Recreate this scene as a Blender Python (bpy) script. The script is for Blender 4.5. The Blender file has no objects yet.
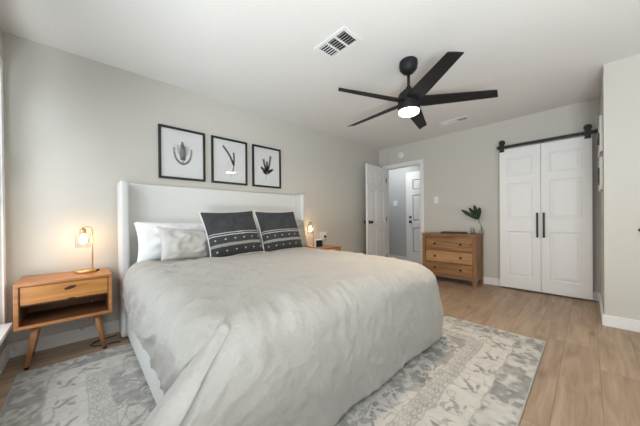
import bpy, bmesh, math, random
import numpy as np
from math import sin, cos, pi, radians
from mathutils import Vector, Matrix, Euler, noise

C = bpy.context.scene.collection
SC = bpy.context.scene
random.seed(7)

# ------------------------------------------------------------------ camera
F_PX, YAW, PITCH, ROLL, EYE, CY = 253.6, 0.814018, -0.00436, -0.009145, 1.022, 220.13
cam = bpy.data.cameras.new('camera')
cam_o = bpy.data.objects.new('camera', cam)
C.objects.link(cam_o)
cam.sensor_fit = 'HORIZONTAL'
cam.sensor_width = 36.0
cam.lens = 36.0 * F_PX / 640.0
cam.shift_y = (CY - 213.0) / 640.0
cam.clip_start = 0.02
fw = Vector((cos(YAW) * cos(PITCH), sin(YAW) * cos(PITCH), sin(PITCH)))
rt = Vector((sin(YAW), -cos(YAW), 0))
up = rt.cross(fw)
r2 = rt * cos(ROLL) + up * sin(ROLL)
u2 = -rt * sin(ROLL) + up * cos(ROLL)
cam_o.matrix_world = Matrix(((r2.x, u2.x, -fw.x, 0), (r2.y, u2.y, -fw.y, 0), (r2.z, u2.z, -fw.z, EYE), (0, 0, 0, 1)))
SC.camera = cam_o

# ------------------------------------------------------------------ view, world, daylight
SC.view_settings.view_transform = 'Standard'
SC.view_settings.look = 'None'
SC.view_settings.exposure = 0.52
SC.view_settings.gamma = 1.0
SC.view_settings.use_curve_mapping = False

world = bpy.data.worlds.new('sky')
SC.world = world
world.use_nodes = True
wb = world.node_tree.nodes['Background']
wb.inputs[0].default_value = (0.86, 0.93, 1.0, 1)
wb.inputs[1].default_value = 1.0


def area(name, loc, rot, sx, sy, power, col=(1, 1, 1), spread=180):
    l = bpy.data.lights.new(name, 'AREA')
    l.shape = 'RECTANGLE'
    l.size, l.size_y = sx, sy
    l.energy = power
    l.color = col
    l.spread = radians(spread)
    o = bpy.data.objects.new(name, l)
    o.location = loc
    o.rotation_euler = rot
    C.objects.link(o)
    return o


# daylight falling in through the windows: sky light from above, and added upward fill lamps that brighten the ceiling
area('daylight_near_window', (-2.6, 1.8, 2.6), (0, radians(-62), 0), 2.6, 2.6, 34, (0.92, 0.96, 1.0))
area('daylight_rear_window', (-2.6, -0.45, 2.4), (0, radians(-65), 0), 2.6, 2.6, 55, (0.91, 0.96, 1.0))
area('ground_light_near_window', (-1.1, 1.95, -0.1), (0, radians(-125), 0), 1.2, 1.7, 10, (0.94, 0.97, 1.0))
area('ground_light_rear_window', (-0.86, -0.90, 0.10), (0, radians(-128), 0), 0.8, 1.1, 225, (0.92, 0.97, 1.0))
area('ground_light_back_window', (1.5, -2.5, 0.2), (radians(150), 0, 0), 1.9, 1.2, 14, (0.95, 0.98, 1.0))
area('hallway_ceiling_lamp', (5.0, 3.1, 2.40), (0, 0, 0), 0.8, 0.8, 8, (0.95, 0.98, 1.0))  # added lamp out of sight that brightens the hallway

# ------------------------------------------------------------------ material helpers


def new_mat(name):
    m = bpy.data.materials.new(name)
    m.use_nodes = True
    nt = m.node_tree
    return m, nt, nt.nodes['Principled BSDF']


def nd(nt, kind, **kw):
    n = nt.nodes.new(kind)
    for k, v in kw.items():
        setattr(n, k, v)
    return n


def mth(nt, op, a, b=None, c=None):
    n = nd(nt, 'ShaderNodeMath', operation=op)
    for i, v in enumerate((a, b, c)):
        if v is None:
            continue
        if isinstance(v, (int, float)):
            n.inputs[i].default_value = v
        else:
            nt.links.new(v, n.inputs[i])
    return n.outputs[0]


def mixc(nt, fac, a, b):
    n = nd(nt, 'ShaderNodeMix', data_type='RGBA')
    if isinstance(fac, (int, float)):
        n.inputs[0].default_value = fac
    else:
        nt.links.new(fac, n.inputs[0])
    for i, v in ((6, a), (7, b)):
        if isinstance(v, tuple):
            n.inputs[i].default_value = (*v[:3], 1)
        else:
            nt.links.new(v, n.inputs[i])
    return n.outputs[2]


def ramp(nt, fac, stops):
    n = nd(nt, 'ShaderNodeValToRGB')
    e = n.color_ramp.elements
    while len(e) < len(stops):
        e.new(0.5)
    for i, (p, c) in enumerate(stops):
        e[i].position = p
        e[i].color = (*c, 1) if len(c) == 3 else c
    nt.links.new(fac, n.inputs[0])
    return n.outputs[0]


def objco(nt, scale=(1, 1, 1), loc=(0, 0, 0)):
    t = nd(nt, 'ShaderNodeTexCoord')
    mp = nd(nt, 'ShaderNodeMapping')
    mp.inputs['Scale'].default_value = scale
    mp.inputs['Location'].default_value = loc
    nt.links.new(t.outputs['Object'], mp.inputs[0])
    return mp.outputs[0]


def noise_tex(nt, vec, scale, detail=3, rough=0.5, dist=0.0):
    n = nd(nt, 'ShaderNodeTexNoise')
    n.inputs['Scale'].default_value = scale
    n.inputs['Detail'].default_value = detail
    n.inputs['Roughness'].default_value = rough
    n.inputs['Distortion'].default_value = dist
    nt.links.new(vec, n.inputs['Vector'])
    return n.outputs['Fac']


def bump(nt, b, height, strength, dist=0.01):
    n = nd(nt, 'ShaderNodeBump')
    n.inputs['Strength'].default_value = strength
    n.inputs['Distance'].default_value = dist
    nt.links.new(height, n.inputs['Height'])
    nt.links.new(n.outputs[0], b.inputs['Normal'])


def simple(name, col, rough=0.5, metal=0.0, bscale=0, bstr=0.1, bdist=0.003, var=0.0, spec=None):
    m, nt, b = new_mat(name)
    b.inputs['Roughness'].default_value = rough
    b.inputs['Metallic'].default_value = metal
    if spec is not None:
        b.inputs['Specular IOR Level'].default_value = spec
    v = objco(nt)
    f = noise_tex(nt, v, bscale or 30.0, 4)
    k = 1 - var
    nt.links.new(mixc(nt, f, tuple(c * k for c in col), tuple(min(1, c * (2 - k)) for c in col)), b.inputs['Base Color'])
    if bscale:
        bump(nt, b, f, bstr, bdist)
    return m


def wood(name, dark, mid, light, axis='x', rough=0.45, scale=1.0, knots=0.0):
    m, nt, b = new_mat(name)
    s = {'x': (1.2, 14, 14), 'y': (14, 1.2, 14), 'z': (14, 14, 1.2)}[axis]
    v = objco(nt, tuple(q * scale for q in s))
    f1 = noise_tex(nt, v, 1.6, 5, 0.6, 0.8)
    v2 = objco(nt, tuple(q * scale for q in ((2.2, 60, 60) if axis == 'x' else (60, 2.2, 60) if axis == 'y' else (60, 60, 2.2))))
    f2 = noise_tex(nt, v2, 1.5, 3, 0.6)
    f = mth(nt, 'ADD', mth(nt, 'MULTIPLY', f1, 0.75), mth(nt, 'MULTIPLY', f2, 0.25))
    col = ramp(nt, f, [(0.30, dark), (0.5, mid), (0.68, light)])
    if knots:
        vv = objco(nt, (3.5, 3.5, 6) if axis != 'z' else (6, 6, 3.5))
        vo = nd(nt, 'ShaderNodeTexVoronoi')
        vo.inputs['Scale'].default_value = 1.4
        nt.links.new(vv, vo.inputs['Vector'])
        kk = ramp(nt, vo.outputs['Distance'], [(0.03, (1, 1, 1)), (0.13, (0, 0, 0))])
        col = mixc(nt, mth(nt, 'MULTIPLY', kk, knots), col, tuple(c * 0.35 for c in dark))
    nt.links.new(col, b.inputs['Base Color'])
    b.inputs['Roughness'].default_value = rough
    bump(nt, b, f2, 0.12, 0.002)
    return m


def glass(name, tint=(1, 1, 1), gloss=0.10):
    m = bpy.data.materials.new(name)
    m.use_nodes = True
    nt = m.node_tree
    nt.nodes.remove(nt.nodes['Principled BSDF'])
    tr = nd(nt, 'ShaderNodeBsdfTransparent')
    tr.inputs[0].default_value = (*tint, 1)
    gl = nd(nt, 'ShaderNodeBsdfGlossy')
    gl.inputs['Roughness'].default_value = 0.02
    fr = nd(nt, 'ShaderNodeFresnel')
    fr.inputs[0].default_value = 1.45
    mx = nd(nt, 'ShaderNodeMixShader')
    ge = nd(nt, 'ShaderNodeNewGeometry')
    front = mth(nt, 'SUBTRACT', 1.0, ge.outputs['Backfacing'])
    f = mth(nt, 'MINIMUM', mth(nt, 'MULTIPLY', mth(nt, 'MULTIPLY', fr.outputs[0], gloss * 10), front), 1.0)
    nt.links.new(f, mx.inputs[0])
    nt.links.new(tr.outputs[0], mx.inputs[1])
    nt.links.new(gl.outputs[0], mx.inputs[2])
    nt.links.new(mx.outputs[0], nt.nodes['Material Output'].inputs[0])
    return m


def emit(name, col, strength):
    m, nt, b = new_mat(name)
    b.inputs['Base Color'].default_value = (*col, 1)
    b.inputs['Emission Color'].default_value = (*col, 1)
    b.inputs['Emission Strength'].default_value = strength
    return m


# ------------------------------------------------------------------ materials
M = {}
M['wall'] = simple('painted_wall', (0.592, 0.572, 0.525), 0.8, bscale=220, bstr=0.10, bdist=0.002, var=0.02)
M['hall_wall'] = simple('hall_wall_paint', (0.50, 0.51, 0.51), 0.8, bscale=220, bstr=0.1, bdist=0.002, var=0.02)
M['ceiling'] = simple('ceiling_paint', (0.78, 0.77, 0.75), 0.9, bscale=45, bstr=0.25, bdist=0.004, var=0.02)
M['trim'] = simple('white_trim_paint', (0.82, 0.82, 0.81), 0.45, var=0.01)
M['door'] = simple('white_door_paint', (0.84, 0.84, 0.84), 0.42, var=0.01)
M['black'] = simple('black_powder_coat', (0.012, 0.012, 0.013), 0.38, var=0.1)
M['black_frame'] = simple('black_frame_paint', (0.010, 0.010, 0.011), 0.45, var=0.1)
M['fan_black'] = simple('fan_matt_black', (0.012, 0.012, 0.013), 0.55, var=0.1, spec=0.3)
M['bronze'] = simple('dark_bronze', (0.05, 0.035, 0.025), 0.35, 0.8, var=0.1)
M['brass'] = simple('brushed_brass', (0.72, 0.48, 0.22), 0.28, 1.0, var=0.05)
M['paper'] = simple('mat_paper', (0.74, 0.75, 0.75), 0.8, bscale=120, bstr=0.02, var=0.02)
M['ink'] = simple('grey_ink', (0.19, 0.195, 0.20), 0.8, var=0.35, bscale=90, bstr=0.0)
M['ink_pale'] = simple('pale_ink', (0.42, 0.43, 0.44), 0.8, var=0.3, bscale=90, bstr=0.0)
M['pane'] = glass('window_glass', (0.97, 0.98, 0.98), 0.10)
M['picture_glass'] = glass('picture_glass', (0.98, 0.98, 0.98), 0.10)
M['clear'] = glass('clear_glass', (0.96, 0.97, 0.97), 0.12)
M['bulb_left'] = emit('lamp_bulb_glow', (1.0, 0.72, 0.42), 26)
M['fan_light'] = emit('fan_light_glow', (1.0, 0.95, 0.88), 2.5)
M['headboard'] = simple('white_upholstery', (0.66, 0.665, 0.65), 0.75, bscale=350, bstr=0.15, bdist=0.002, var=0.03)
M['sheet'] = simple('white_cotton', (0.84, 0.84, 0.85), 0.8, bscale=14, bstr=0.25, bdist=0.02, var=0.02)
M['grey_pillow'] = simple('pale_grey_cotton', (0.52, 0.515, 0.50), 0.85, bscale=16, bstr=0.25, bdist=0.02, var=0.03)
M['taupe_pillow'] = simple('taupe_cotton', (0.36, 0.34, 0.31), 0.85, bscale=16, bstr=0.25, bdist=0.02, var=0.03)
M['backing'] = simple('white_cushion_backing', (0.75, 0.74, 0.72), 0.85, bscale=60, bstr=0.1, var=0.03)
M['mattress'] = simple('mattress_ticking', (0.80, 0.80, 0.79), 0.8, bscale=60, bstr=0.1, var=0.02)
M['ns_wood'] = wood('honey_wood', (0.30, 0.11, 0.035), (0.46, 0.19, 0.066), (0.58, 0.27, 0.105), 'x', 0.4)
M['ns_drawer'] = wood('amber_drawer_wood', (0.36, 0.135, 0.03), (0.54, 0.225, 0.055), (0.63, 0.30, 0.09), 'x', 0.4)
M['ns_inner'] = wood('inner_shelf_wood', (0.11, 0.042, 0.015), (0.17, 0.068, 0.025), (0.22, 0.095, 0.037), 'x', 0.5)  # honey wood darkened to hold the shade inside the case
M['ns_leg'] = wood('leg_wood', (0.30, 0.12, 0.04), (0.46, 0.20, 0.08), (0.56, 0.27, 0.12), 'z', 0.4)
M['dr_wood'] = wood('rustic_oak', (0.13, 0.060, 0.024), (0.28, 0.142, 0.060), (0.44, 0.245, 0.115), 'y', 0.5, 1.0, 0.8)
M['dr_pale'] = wood('pale_rustic_oak', (0.30, 0.145, 0.06), (0.46, 0.245, 0.11), (0.58, 0.33, 0.16), 'y', 0.5, 1.0, 0.6)
M['dr_post'] = wood('rustic_oak_upright', (0.15, 0.07, 0.028), (0.28, 0.14, 0.058), (0.40, 0.21, 0.092), 'z', 0.5, 1.0, 0.5)
M['knob_dark'] = simple('dark_iron_knob', (0.025, 0.018, 0.014), 0.4, 0.6, var=0.1)
M['knot'] = simple('dark_wood_knot', (0.035, 0.014, 0.007), 0.6, var=0.3, bscale=80)
M['tray'] = simple('dark_walnut_tray', (0.055, 0.032, 0.022), 0.45, var=0.25, bscale=25)
M['leaf'] = simple('dark_palm_green', (0.028, 0.055, 0.024), 0.5, var=0.3, bscale=30)
M['stem'] = simple('brown_stem', (0.06, 0.05, 0.025), 0.6, var=0.2)
M['candle'] = simple('grey_candle_wax', (0.38, 0.33, 0.30), 0.5, var=0.05)
M['plastic_white'] = simple('white_plastic', (0.80, 0.80, 0.78), 0.4, var=0.01)
M['plastic_black'] = simple('black_plastic', (0.015, 0.015, 0.016), 0.4, var=0.05)
M['dark_gap'] = simple('dark_duct', (0.012, 0.011, 0.010), 0.9, var=0.1)
M['vent'] = simple('white_vent_metal', (0.78, 0.78, 0.77), 0.45, var=0.01)
M['cord'] = simple('black_cable', (0.012, 0.012, 0.012), 0.5, var=0.05)
M['pale_cord'] = simple('pale_cable', (0.55, 0.53, 0.50), 0.5, var=0.05)
M['screen'] = simple('dark_clock_face', (0.012, 0.014, 0.02), 0.15, var=0.05)


def duvet_mat():
    m, nt, b = new_mat('oatmeal_linen')
    v = objco(nt)
    f = noise_tex(nt, v, 5, 4)
    weave = noise_tex(nt, v, 420, 2)
    nt.links.new(mixc(nt, f, (0.375, 0.358, 0.332), (0.445, 0.428, 0.398)), b.inputs['Base Color'])
    b.inputs['Roughness'].default_value = 0.85
    b.inputs['Sheen Weight'].default_value = 0.15
    w1 = noise_tex(nt, v, 11, 4, 0.55, 0.2)
    h = mth(nt, 'ADD', mth(nt, 'MULTIPLY', w1, 1.0), mth(nt, 'MULTIPLY', weave, 0.05))
    bump(nt, b, h, 0.75, 0.025)
    return m


M['duvet'] = duvet_mat()


def floor_mat():
    m, nt, b = new_mat('wide_plank_floor')
    t = nd(nt, 'ShaderNodeTexCoord')
    sp = nd(nt, 'ShaderNodeSeparateXYZ')
    nt.links.new(t.outputs['Object'], sp.inputs[0])
    PW, PL = 0.185, 1.25
    ry = mth(nt, 'DIVIDE', mth(nt, 'ADD', sp.outputs[1], 20.03), PW)
    row = mth(nt, 'FLOOR', ry)
    wn = nd(nt, 'ShaderNodeTexWhiteNoise', noise_dimensions='1D')
    nt.links.new(row, wn.inputs['W'])
    rx = mth(nt, 'ADD', mth(nt, 'DIVIDE', mth(nt, 'ADD', sp.outputs[0], 20.0), PL), mth(nt, 'MULTIPLY', wn.outputs[0], 7.0))
    colid = mth(nt, 'FLOOR', rx)
    cb = nd(nt, 'ShaderNodeCombineXYZ')
    nt.links.new(row, cb.inputs[0])
    nt.links.new(colid, cb.inputs[1])
    wn2 = nd(nt, 'ShaderNodeTexWhiteNoise', noise_dimensions='3D')
    nt.links.new(cb.outputs[0], wn2.inputs['Vector'])
    # grain coordinates, shifted per plank
    gx = mth(nt, 'ADD', mth(nt, 'MULTIPLY', sp.outputs[0], 1.0), mth(nt, 'MULTIPLY', wn2.outputs[0], 37.0))
    gy = mth(nt, 'MULTIPLY', sp.outputs[1], 9.0)
    gv = nd(nt, 'ShaderNodeCombineXYZ')
    nt.links.new(gx, gv.inputs[0])
    nt.links.new(gy, gv.inputs[1])
    nt.links.new(mth(nt, 'MULTIPLY', wn2.outputs[0], 11.0), gv.inputs[2])
    g1 = noise_tex(nt, gv.outputs[0], 1.6, 5, 0.6, 1.0)
    gy2 = mth(nt, 'MULTIPLY', sp.outputs[1], 60.0)
    gv2 = nd(nt, 'ShaderNodeCombineXYZ')
    nt.links.new(mth(nt, 'MULTIPLY', gx, 2.0), gv2.inputs[0])
    nt.links.new(gy2, gv2.inputs[1])
    g2 = noise_tex(nt, gv2.outputs[0], 1.5, 3, 0.6)
    f = mth(nt, 'ADD', mth(nt, 'MULTIPLY', g1, 0.7), mth(nt, 'MULTIPLY', g2, 0.3))
    col = ramp(nt, f, [(0.28, (0.20, 0.132, 0.082)), (0.47, (0.345, 0.240, 0.157)), (0.70, (0.47, 0.340, 0.232))])
    tone = mth(nt, 'ADD', mth(nt, 'MULTIPLY', wn2.outputs[0], 0.30), 0.82)
    hs = nd(nt, 'ShaderNodeHueSaturation')
    nt.links.new(col, hs.inputs['Color'])
    nt.links.new(tone, hs.inputs['Value'])
    # knots
    kv = nd(nt, 'ShaderNodeCombineXYZ')
    nt.links.new(mth(nt, 'MULTIPLY', gx, 1.6), kv.inputs[0])
    nt.links.new(mth(nt, 'MULTIPLY', sp.outputs[1], 5.0), kv.inputs[1])
    vo = nd(nt, 'ShaderNodeTexVoronoi')
    vo.inputs['Scale'].default_value = 0.9
    nt.links.new(kv.outputs[0], vo.inputs['Vector'])
    kn = ramp(nt, mth(nt, 'ADD', vo.outputs['Distance'], mth(nt, 'MULTIPLY', g2, 0.12)), [(0.08, (1, 1, 1)), (0.2, (0, 0, 0))])
    col2 = mixc(nt, mth(nt, 'MULTIPLY', kn, 0.6), hs.outputs[0], (0.13, 0.07, 0.04))
    # seams
    fy = mth(nt, 'FRACT', ry)
    fx = mth(nt, 'FRACT', rx)
    sy = mth(nt, 'LESS_THAN', mth(nt, 'MINIMUM', fy, mth(nt, 'SUBTRACT', 1.0, fy)), 0.011)
    sx = mth(nt, 'LESS_THAN', mth(nt, 'MINIMUM', fx, mth(nt, 'SUBTRACT', 1.0, fx)), 0.0016)
    seam = mth(nt, 'MAXIMUM', sy, sx)
    nt.links.new(mixc(nt, mth(nt, 'MULTIPLY', seam, 0.45), col2, (0.10, 0.06, 0.04)), b.inputs['Base Color'])
    b.inputs['Roughness'].default_value = 0.42
    bump(nt, b, mth(nt, 'SUBTRACT', g2, mth(nt, 'MULTIPLY', seam, 1.5)), 0.12, 0.002)
    return m


M['floor'] = floor_mat()


def rug_mat():
    m, nt, b = new_mat('woven_rug')
    at = nd(nt, 'ShaderNodeAttribute', attribute_name='motif')
    v = objco(nt)
    n1 = noise_tex(nt, v, 9, 4)
    n2 = noise_tex(nt, v, 160, 2)
    base = mixc(nt, n1, (0.54, 0.515, 0.475), (0.67, 0.645, 0.60))
    ink = mixc(nt, n1, (0.135, 0.135, 0.135), (0.21, 0.206, 0.20))
    col = mixc(nt, at.outputs['Fac'], base, ink)
    col = mixc(nt, mth(nt, 'MULTIPLY', n2, 0.35), col, (0.30, 0.29, 0.28))
    nt.links.new(col, b.inputs['Base Color'])
    b.inputs['Roughness'].default_value = 0.95
    b.inputs['Specular IOR Level'].default_value = 0.1
    bump(nt, b, n2, 0.4, 0.004)
    return m


M['rug'] = rug_mat()
M['rug_edge'] = simple('rug_binding', (0.40, 0.385, 0.36), 0.95, bscale=200, bstr=0.2, var=0.05)


def cushion_mat():
    m, nt, b = new_mat('charcoal_striped_cover')
    uv = nd(nt, 'ShaderNodeUVMap', uv_map='UVMap')
    sp = nd(nt, 'ShaderNodeSeparateXYZ')
    nt.links.new(uv.outputs[0], sp.inputs[0])
    u, v = sp.outputs[0], sp.outputs[1]
    ob = objco(nt)
    wob = mth(nt, 'MULTIPLY', mth(nt, 'SUBTRACT', noise_tex(nt, ob, 30, 2), 0.5), 0.02)
    vw = mth(nt, 'ADD', v, wob)

    def band(c, h):
        return mth(nt, 'LESS_THAN', mth(nt, 'ABSOLUTE', mth(nt, 'SUBTRACT', vw, c)), h)

    def dots(c, n, off):
        du = mth(nt, 'DIVIDE', mth(nt, 'SUBTRACT', mth(nt, 'FRACT', mth(nt, 'ADD', mth(nt, 'MULTIPLY', u, n), off)), 0.5), n)
        dv = mth(nt, 'SUBTRACT', v, c)
        r = mth(nt, 'SQRT', mth(nt, 'ADD', mth(nt, 'MULTIPLY', du, du), mth(nt, 'MULTIPLY', dv, dv)))
        return mth(nt, 'LESS_THAN', r, 0.015)
    lines = mth(nt, 'MAXIMUM', band(0.475, 0.008), band(0.430, 0.010))
    pts = mth(nt, 'MAXIMUM', dots(0.345, 6, 0.0), dots(0.115, 6, 0.0))
    wide = mth(nt, 'MULTIPLY', band(0.235, 0.030), 0.62)
    fac = mth(nt, 'MAXIMUM', mth(nt, 'MAXIMUM', lines, pts), wide)
    fac = mth(nt, 'MULTIPLY', fac, 0.85)
    n1 = noise_tex(nt, ob, 12, 4)
    base = mixc(nt, n1, (0.018, 0.021, 0.024), (0.050, 0.055, 0.060))
    nt.links.new(mixc(nt, fac, base, (0.55, 0.55, 0.54)), b.inputs['Base Color'])
    b.inputs['Roughness'].default_value = 0.85
    bump(nt, b, noise_tex(nt, ob, 18, 4), 0.3, 0.02)
    return m


M['cushion'] = cushion_mat()

# ------------------------------------------------------------------ mesh helpers


def bx(bm, x0, x1, y0, y1, z0, z1, bev=0.0, seg=2, mi=0):
    g = bmesh.ops.create_cube(bm, size=1)
    vs = g['verts']
    for v in vs:
        v.co = Vector(((x0 + x1) / 2 + v.co.x * (x1 - x0), (y0 + y1) / 2 + v.co.y * (y1 - y0), (z0 + z1) / 2 + v.co.z * (z1 - z0)))
    fs = set(f for v in vs for f in v.link_faces)
    for f in fs:
        f.material_index = mi
    if bev > 0:
        es = list(set(e for v in vs for e in v.link_edges))
        r = bmesh.ops.bevel(bm, geom=es, offset=bev, segments=seg, affect='EDGES', profile=0.5)
        for f in r['faces']:
            f.material_index = mi
    return bm


def box(x0, x1, y0, y1, z0, z1, bev=0.0, seg=2):
    return bx(bmesh.new(), x0, x1, y0, y1, z0, z1, bev, seg)


def tube(bm, pts, rad, n=10, cap=True, mi=0):
    pts = [Vector(p) for p in pts]
    rads = rad if isinstance(rad, (list, tuple)) else [rad] * len(pts)
    rings = []
    prev = None
    for i, p in enumerate(pts):
        d = (pts[min(i + 1, len(pts) - 1)] - pts[max(i - 1, 0)]).normalized()
        if prev is None:
            a = Vector((0, 0, 1)) if abs(d.z) < 0.9 else Vector((1, 0, 0))
            u = d.cross(a).normalized()
        else:
            u = (prev - d * prev.dot(d)).normalized()
        prev = u
        w = d.cross(u)
        rings.append([bm.verts.new(p + (u * cos(2 * pi * k / n) + w * sin(2 * pi * k / n)) * rads[i]) for k in range(n)])
    for a, b in zip(rings, rings[1:]):
        for k in range(n):
            f = bm.faces.new((a[k], a[(k + 1) % n], b[(k + 1) % n], b[k]))
            f.material_index = mi
            f.smooth = True
    if cap:
        for r, rev in ((rings[0], True), (rings[-1], False)):
            f = bm.faces.new(r[::-1] if rev else r)
            f.material_index = mi
    return bm


def lathe(bm, prof, n=32, c=(0, 0, 0), mi=0, close=False, fn=None):
    rings = []
    for r, z in prof:
        if r < 1e-6:
            rings.append([bm.verts.new((c[0], c[1], c[2] + z))])
        else:
            rings.append([bm.verts.new((c[0] + r * cos(2 * pi * k / n), c[1] + r * sin(2 * pi * k / n), c[2] + z)) for k in range(n)])
    prs = list(zip(rings, rings[1:]))
    if close:
        prs.append((rings[-1], rings[0]))
    for a, b in prs:
        for k in range(n):
            k2 = (k + 1) % n
            if len(a) == 1 and len(b) == 1:
                continue
            if len(a) == 1:
                f = bm.faces.new((a[0], b[k2], b[k]))
            elif len(b) == 1:
                f = bm.faces.new((a[k], a[k2], b[0]))
            else:
                f = bm.faces.new((a[k], a[k2], b[k2], b[k]))
            f.material_index = mi
            f.smooth = True
    if fn:
        for r in rings:
            for v in r:
                v.co = Vector(fn(v.co.copy()))
    return bm


def obj(name, bm, mats, parent=None, loc=None, rot=None, smooth=None):
    me = bpy.data.meshes.new(name)
    bmesh.ops.recalc_face_normals(bm, faces=bm.faces[:])
    bm.to_mesh(me)
    bm.free()
    for m in (mats if isinstance(mats, (list, tuple)) else [mats]):
        me.materials.append(m)
    if smooth is not None:
        for p in me.polygons:
            p.use_smooth = smooth
    o = bpy.data.objects.new(name, me)
    C.objects.link(o)
    if parent is not None:
        o.parent = parent
    if loc is not None:
        o.location = loc
    if rot is not None:
        o.rotation_euler = rot
    return o


def tag(o, label, cat, group=None):
    o['label'] = label
    o['category'] = cat
    if group:
        o['group'] = group
    return o


def thing(name, label, cat, loc=(0, 0, 0), rot=(0, 0, 0), group=None):
    o = bpy.data.objects.new(name, None)
    o.empty_display_size = 0.05
    C.objects.link(o)
    o.location = loc
    o.rotation_euler = rot
    return tag(o, label, cat, group)


def struct(o, label=None, cat=None):
    o['kind'] = 'structure'  # flat dark sheet painted for the shade behind the louvres
    if label:
        tag(o, label, cat)
    return o


def dup(root, loc, label, rot=None):
    kids = {}
    for q in bpy.data.objects:
        if q.parent:
            kids.setdefault(q.parent.name, []).append(q)
    r = root.copy()
    C.objects.link(r)
    r.location = loc
    if rot:
        r.rotation_euler = rot
    r['label'] = label
    for ch in kids.get(root.name, []):
        c = ch.copy()
        C.objects.link(c)
        c.parent = r
        for g in kids.get(ch.name, []):
            d = g.copy()
            C.objects.link(d)
            d.parent = c
    return r


# ------------------------------------------------------------------ room
L, B, FX, H = -0.41, 2.991, 4.54, 2.44
JX, JY = 3.566, -0.100          # corner of the wall that juts in on the right
YB = -1.80                      # wall behind the camera
HX = 5.62                       # far wall of the hallway
DY0, DY1, DZ = 2.107, 2.850, 2.035   # bedroom doorway
T = 0.10

bm = bmesh.new()
bx(bm, L - T, HX + T, YB - T, 4.4, -0.06, 0.0)
struct(obj('floor', bm, M['floor']), 'wide oak-look plank floor running under the bed and rug', 'floor')
bm = bmesh.new()
bx(bm, L - T, HX + T, YB - T, 4.4, H, H + 0.06)
struct(obj('ceiling', bm, M['ceiling']), 'white textured ceiling above the fan', 'ceiling')
struct(obj('wall_bed', box(L - T, FX + T, B, B + T, 0, H), M['wall']), 'greige wall behind the headboard', 'wall')

# left wall with two window openings
W1 = (1.12, 2.86, 0.30, 2.12)
W2 = (-1.30, 0.42, 0.30, 2.12)
bm = bmesh.new()
bx(bm, L - T, L, YB - T, W2[0], 0, H)
bx(bm, L - T, L, W2[1], W1[0], 0, H)
bx(bm, L - T, L, W1[1], B, 0, H)
for w in (W1, W2):
    bx(bm, L - T, L, w[0], w[1], 0, w[2])
    bx(bm, L - T, L, w[0], w[1], w[3], H)
struct(obj('wall_left', bm, M['wall']), 'greige wall at the left edge with a low window', 'wall')

# far wall with the doorway
bm = bmesh.new()
bx(bm, FX, FX + T, JY - T, DY0, 0, H)
bx(bm, FX, FX + T, DY1, B, 0, H)
bx(bm, FX, FX + T, DY0, DY1, DZ, H)
struct(obj('wall_far', bm, M['wall']), 'greige far wall with the doorway and the sliding doors', 'wall')
# jutting wall on the right
struct(obj('wall_right', box(JX, FX + T, YB, JY, 0, H), M['wall']), 'greige wall block jutting in at the right edge', 'wall')
# wall behind the camera, with a window
WB = (0.55, 2.45, 0.75, 2.12)
bm = bmesh.new()
bx(bm, L - T, WB[0], YB - T, YB, 0, H)
bx(bm, WB[1], JX, YB - T, YB, 0, H)
bx(bm, WB[0], WB[1], YB - T, YB, 0, WB[2])
bx(bm, WB[0], WB[1], YB - T, YB, WB[3], H)
struct(obj('wall_back', bm, M['wall']))
# small chase in the far left corner above the door
struct(obj('trim_1', box(FX - 0.02, FX, 2.76, B, 2.12, H, 0.003), M['wall']), 'shallow boxed corner above the open door', 'trim')

# hallway
bm = bmesh.new()
bx(bm, HX, HX + T, 0.9, 4.4, 0, H)
struct(obj('wall_hall_end', bm, M['hall_wall']), 'grey hallway wall seen through the doorway', 'wall')
struct(obj('wall_hall_left', box(FX + T, HX, 4.3, 4.4, 0, H), M['hall_wall']))
struct(obj('wall_hall_right', box(FX + T, HX, 0.8, 0.9, 0, H), M['hall_wall']))
bm = bmesh.new()
bx(bm, FX, FX + T, B, 4.4, 0, H)
struct(obj('wall_hall_near', bm, M['hall_wall']))

# baseboards


def baseboard(name, axis, a, b, c, sgn, h=0.105, label=None):
    bm = bmesh.new()
    t = 0.016
    lo, hi = (c, c + t) if sgn > 0 else (c - t, c)
    if axis == 'x':
        bx(bm, a, b, lo, hi, 0, h, 0.005)
    else:
        bx(bm, lo, hi, a, b, 0, h, 0.005)
    o = obj(name, bm, M['trim'])
    return struct(o, label, 'baseboard' if label else None)


baseboard('baseboard_bed', 'x', L, FX, B, -1, 0.11, 'white baseboard along the wall behind the bed')
baseboard('baseboard_left', 'y', YB, B - 0.016, L, 1, 0.11, 'white baseboard under the window at left')
baseboard('baseboard_far', 'y', JY, DY0 - 0.06, FX, -1, 0.105, 'white baseboard along the far wall by the dresser')
baseboard('baseboard_jut', 'x', JX, FX - 0.016, JY, 1, 0.105, 'white baseboard on the return beside the sliding doors')
baseboard('baseboard_right', 'y', YB, JY + 0.016, JX, -1, 0.105, 'white baseboard along the jutting wall at right')
baseboard('baseboard_hall', 'y', 2.98, 4.3, HX, -1, 0.11, 'white baseboard in the hallway')

# windows


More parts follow.
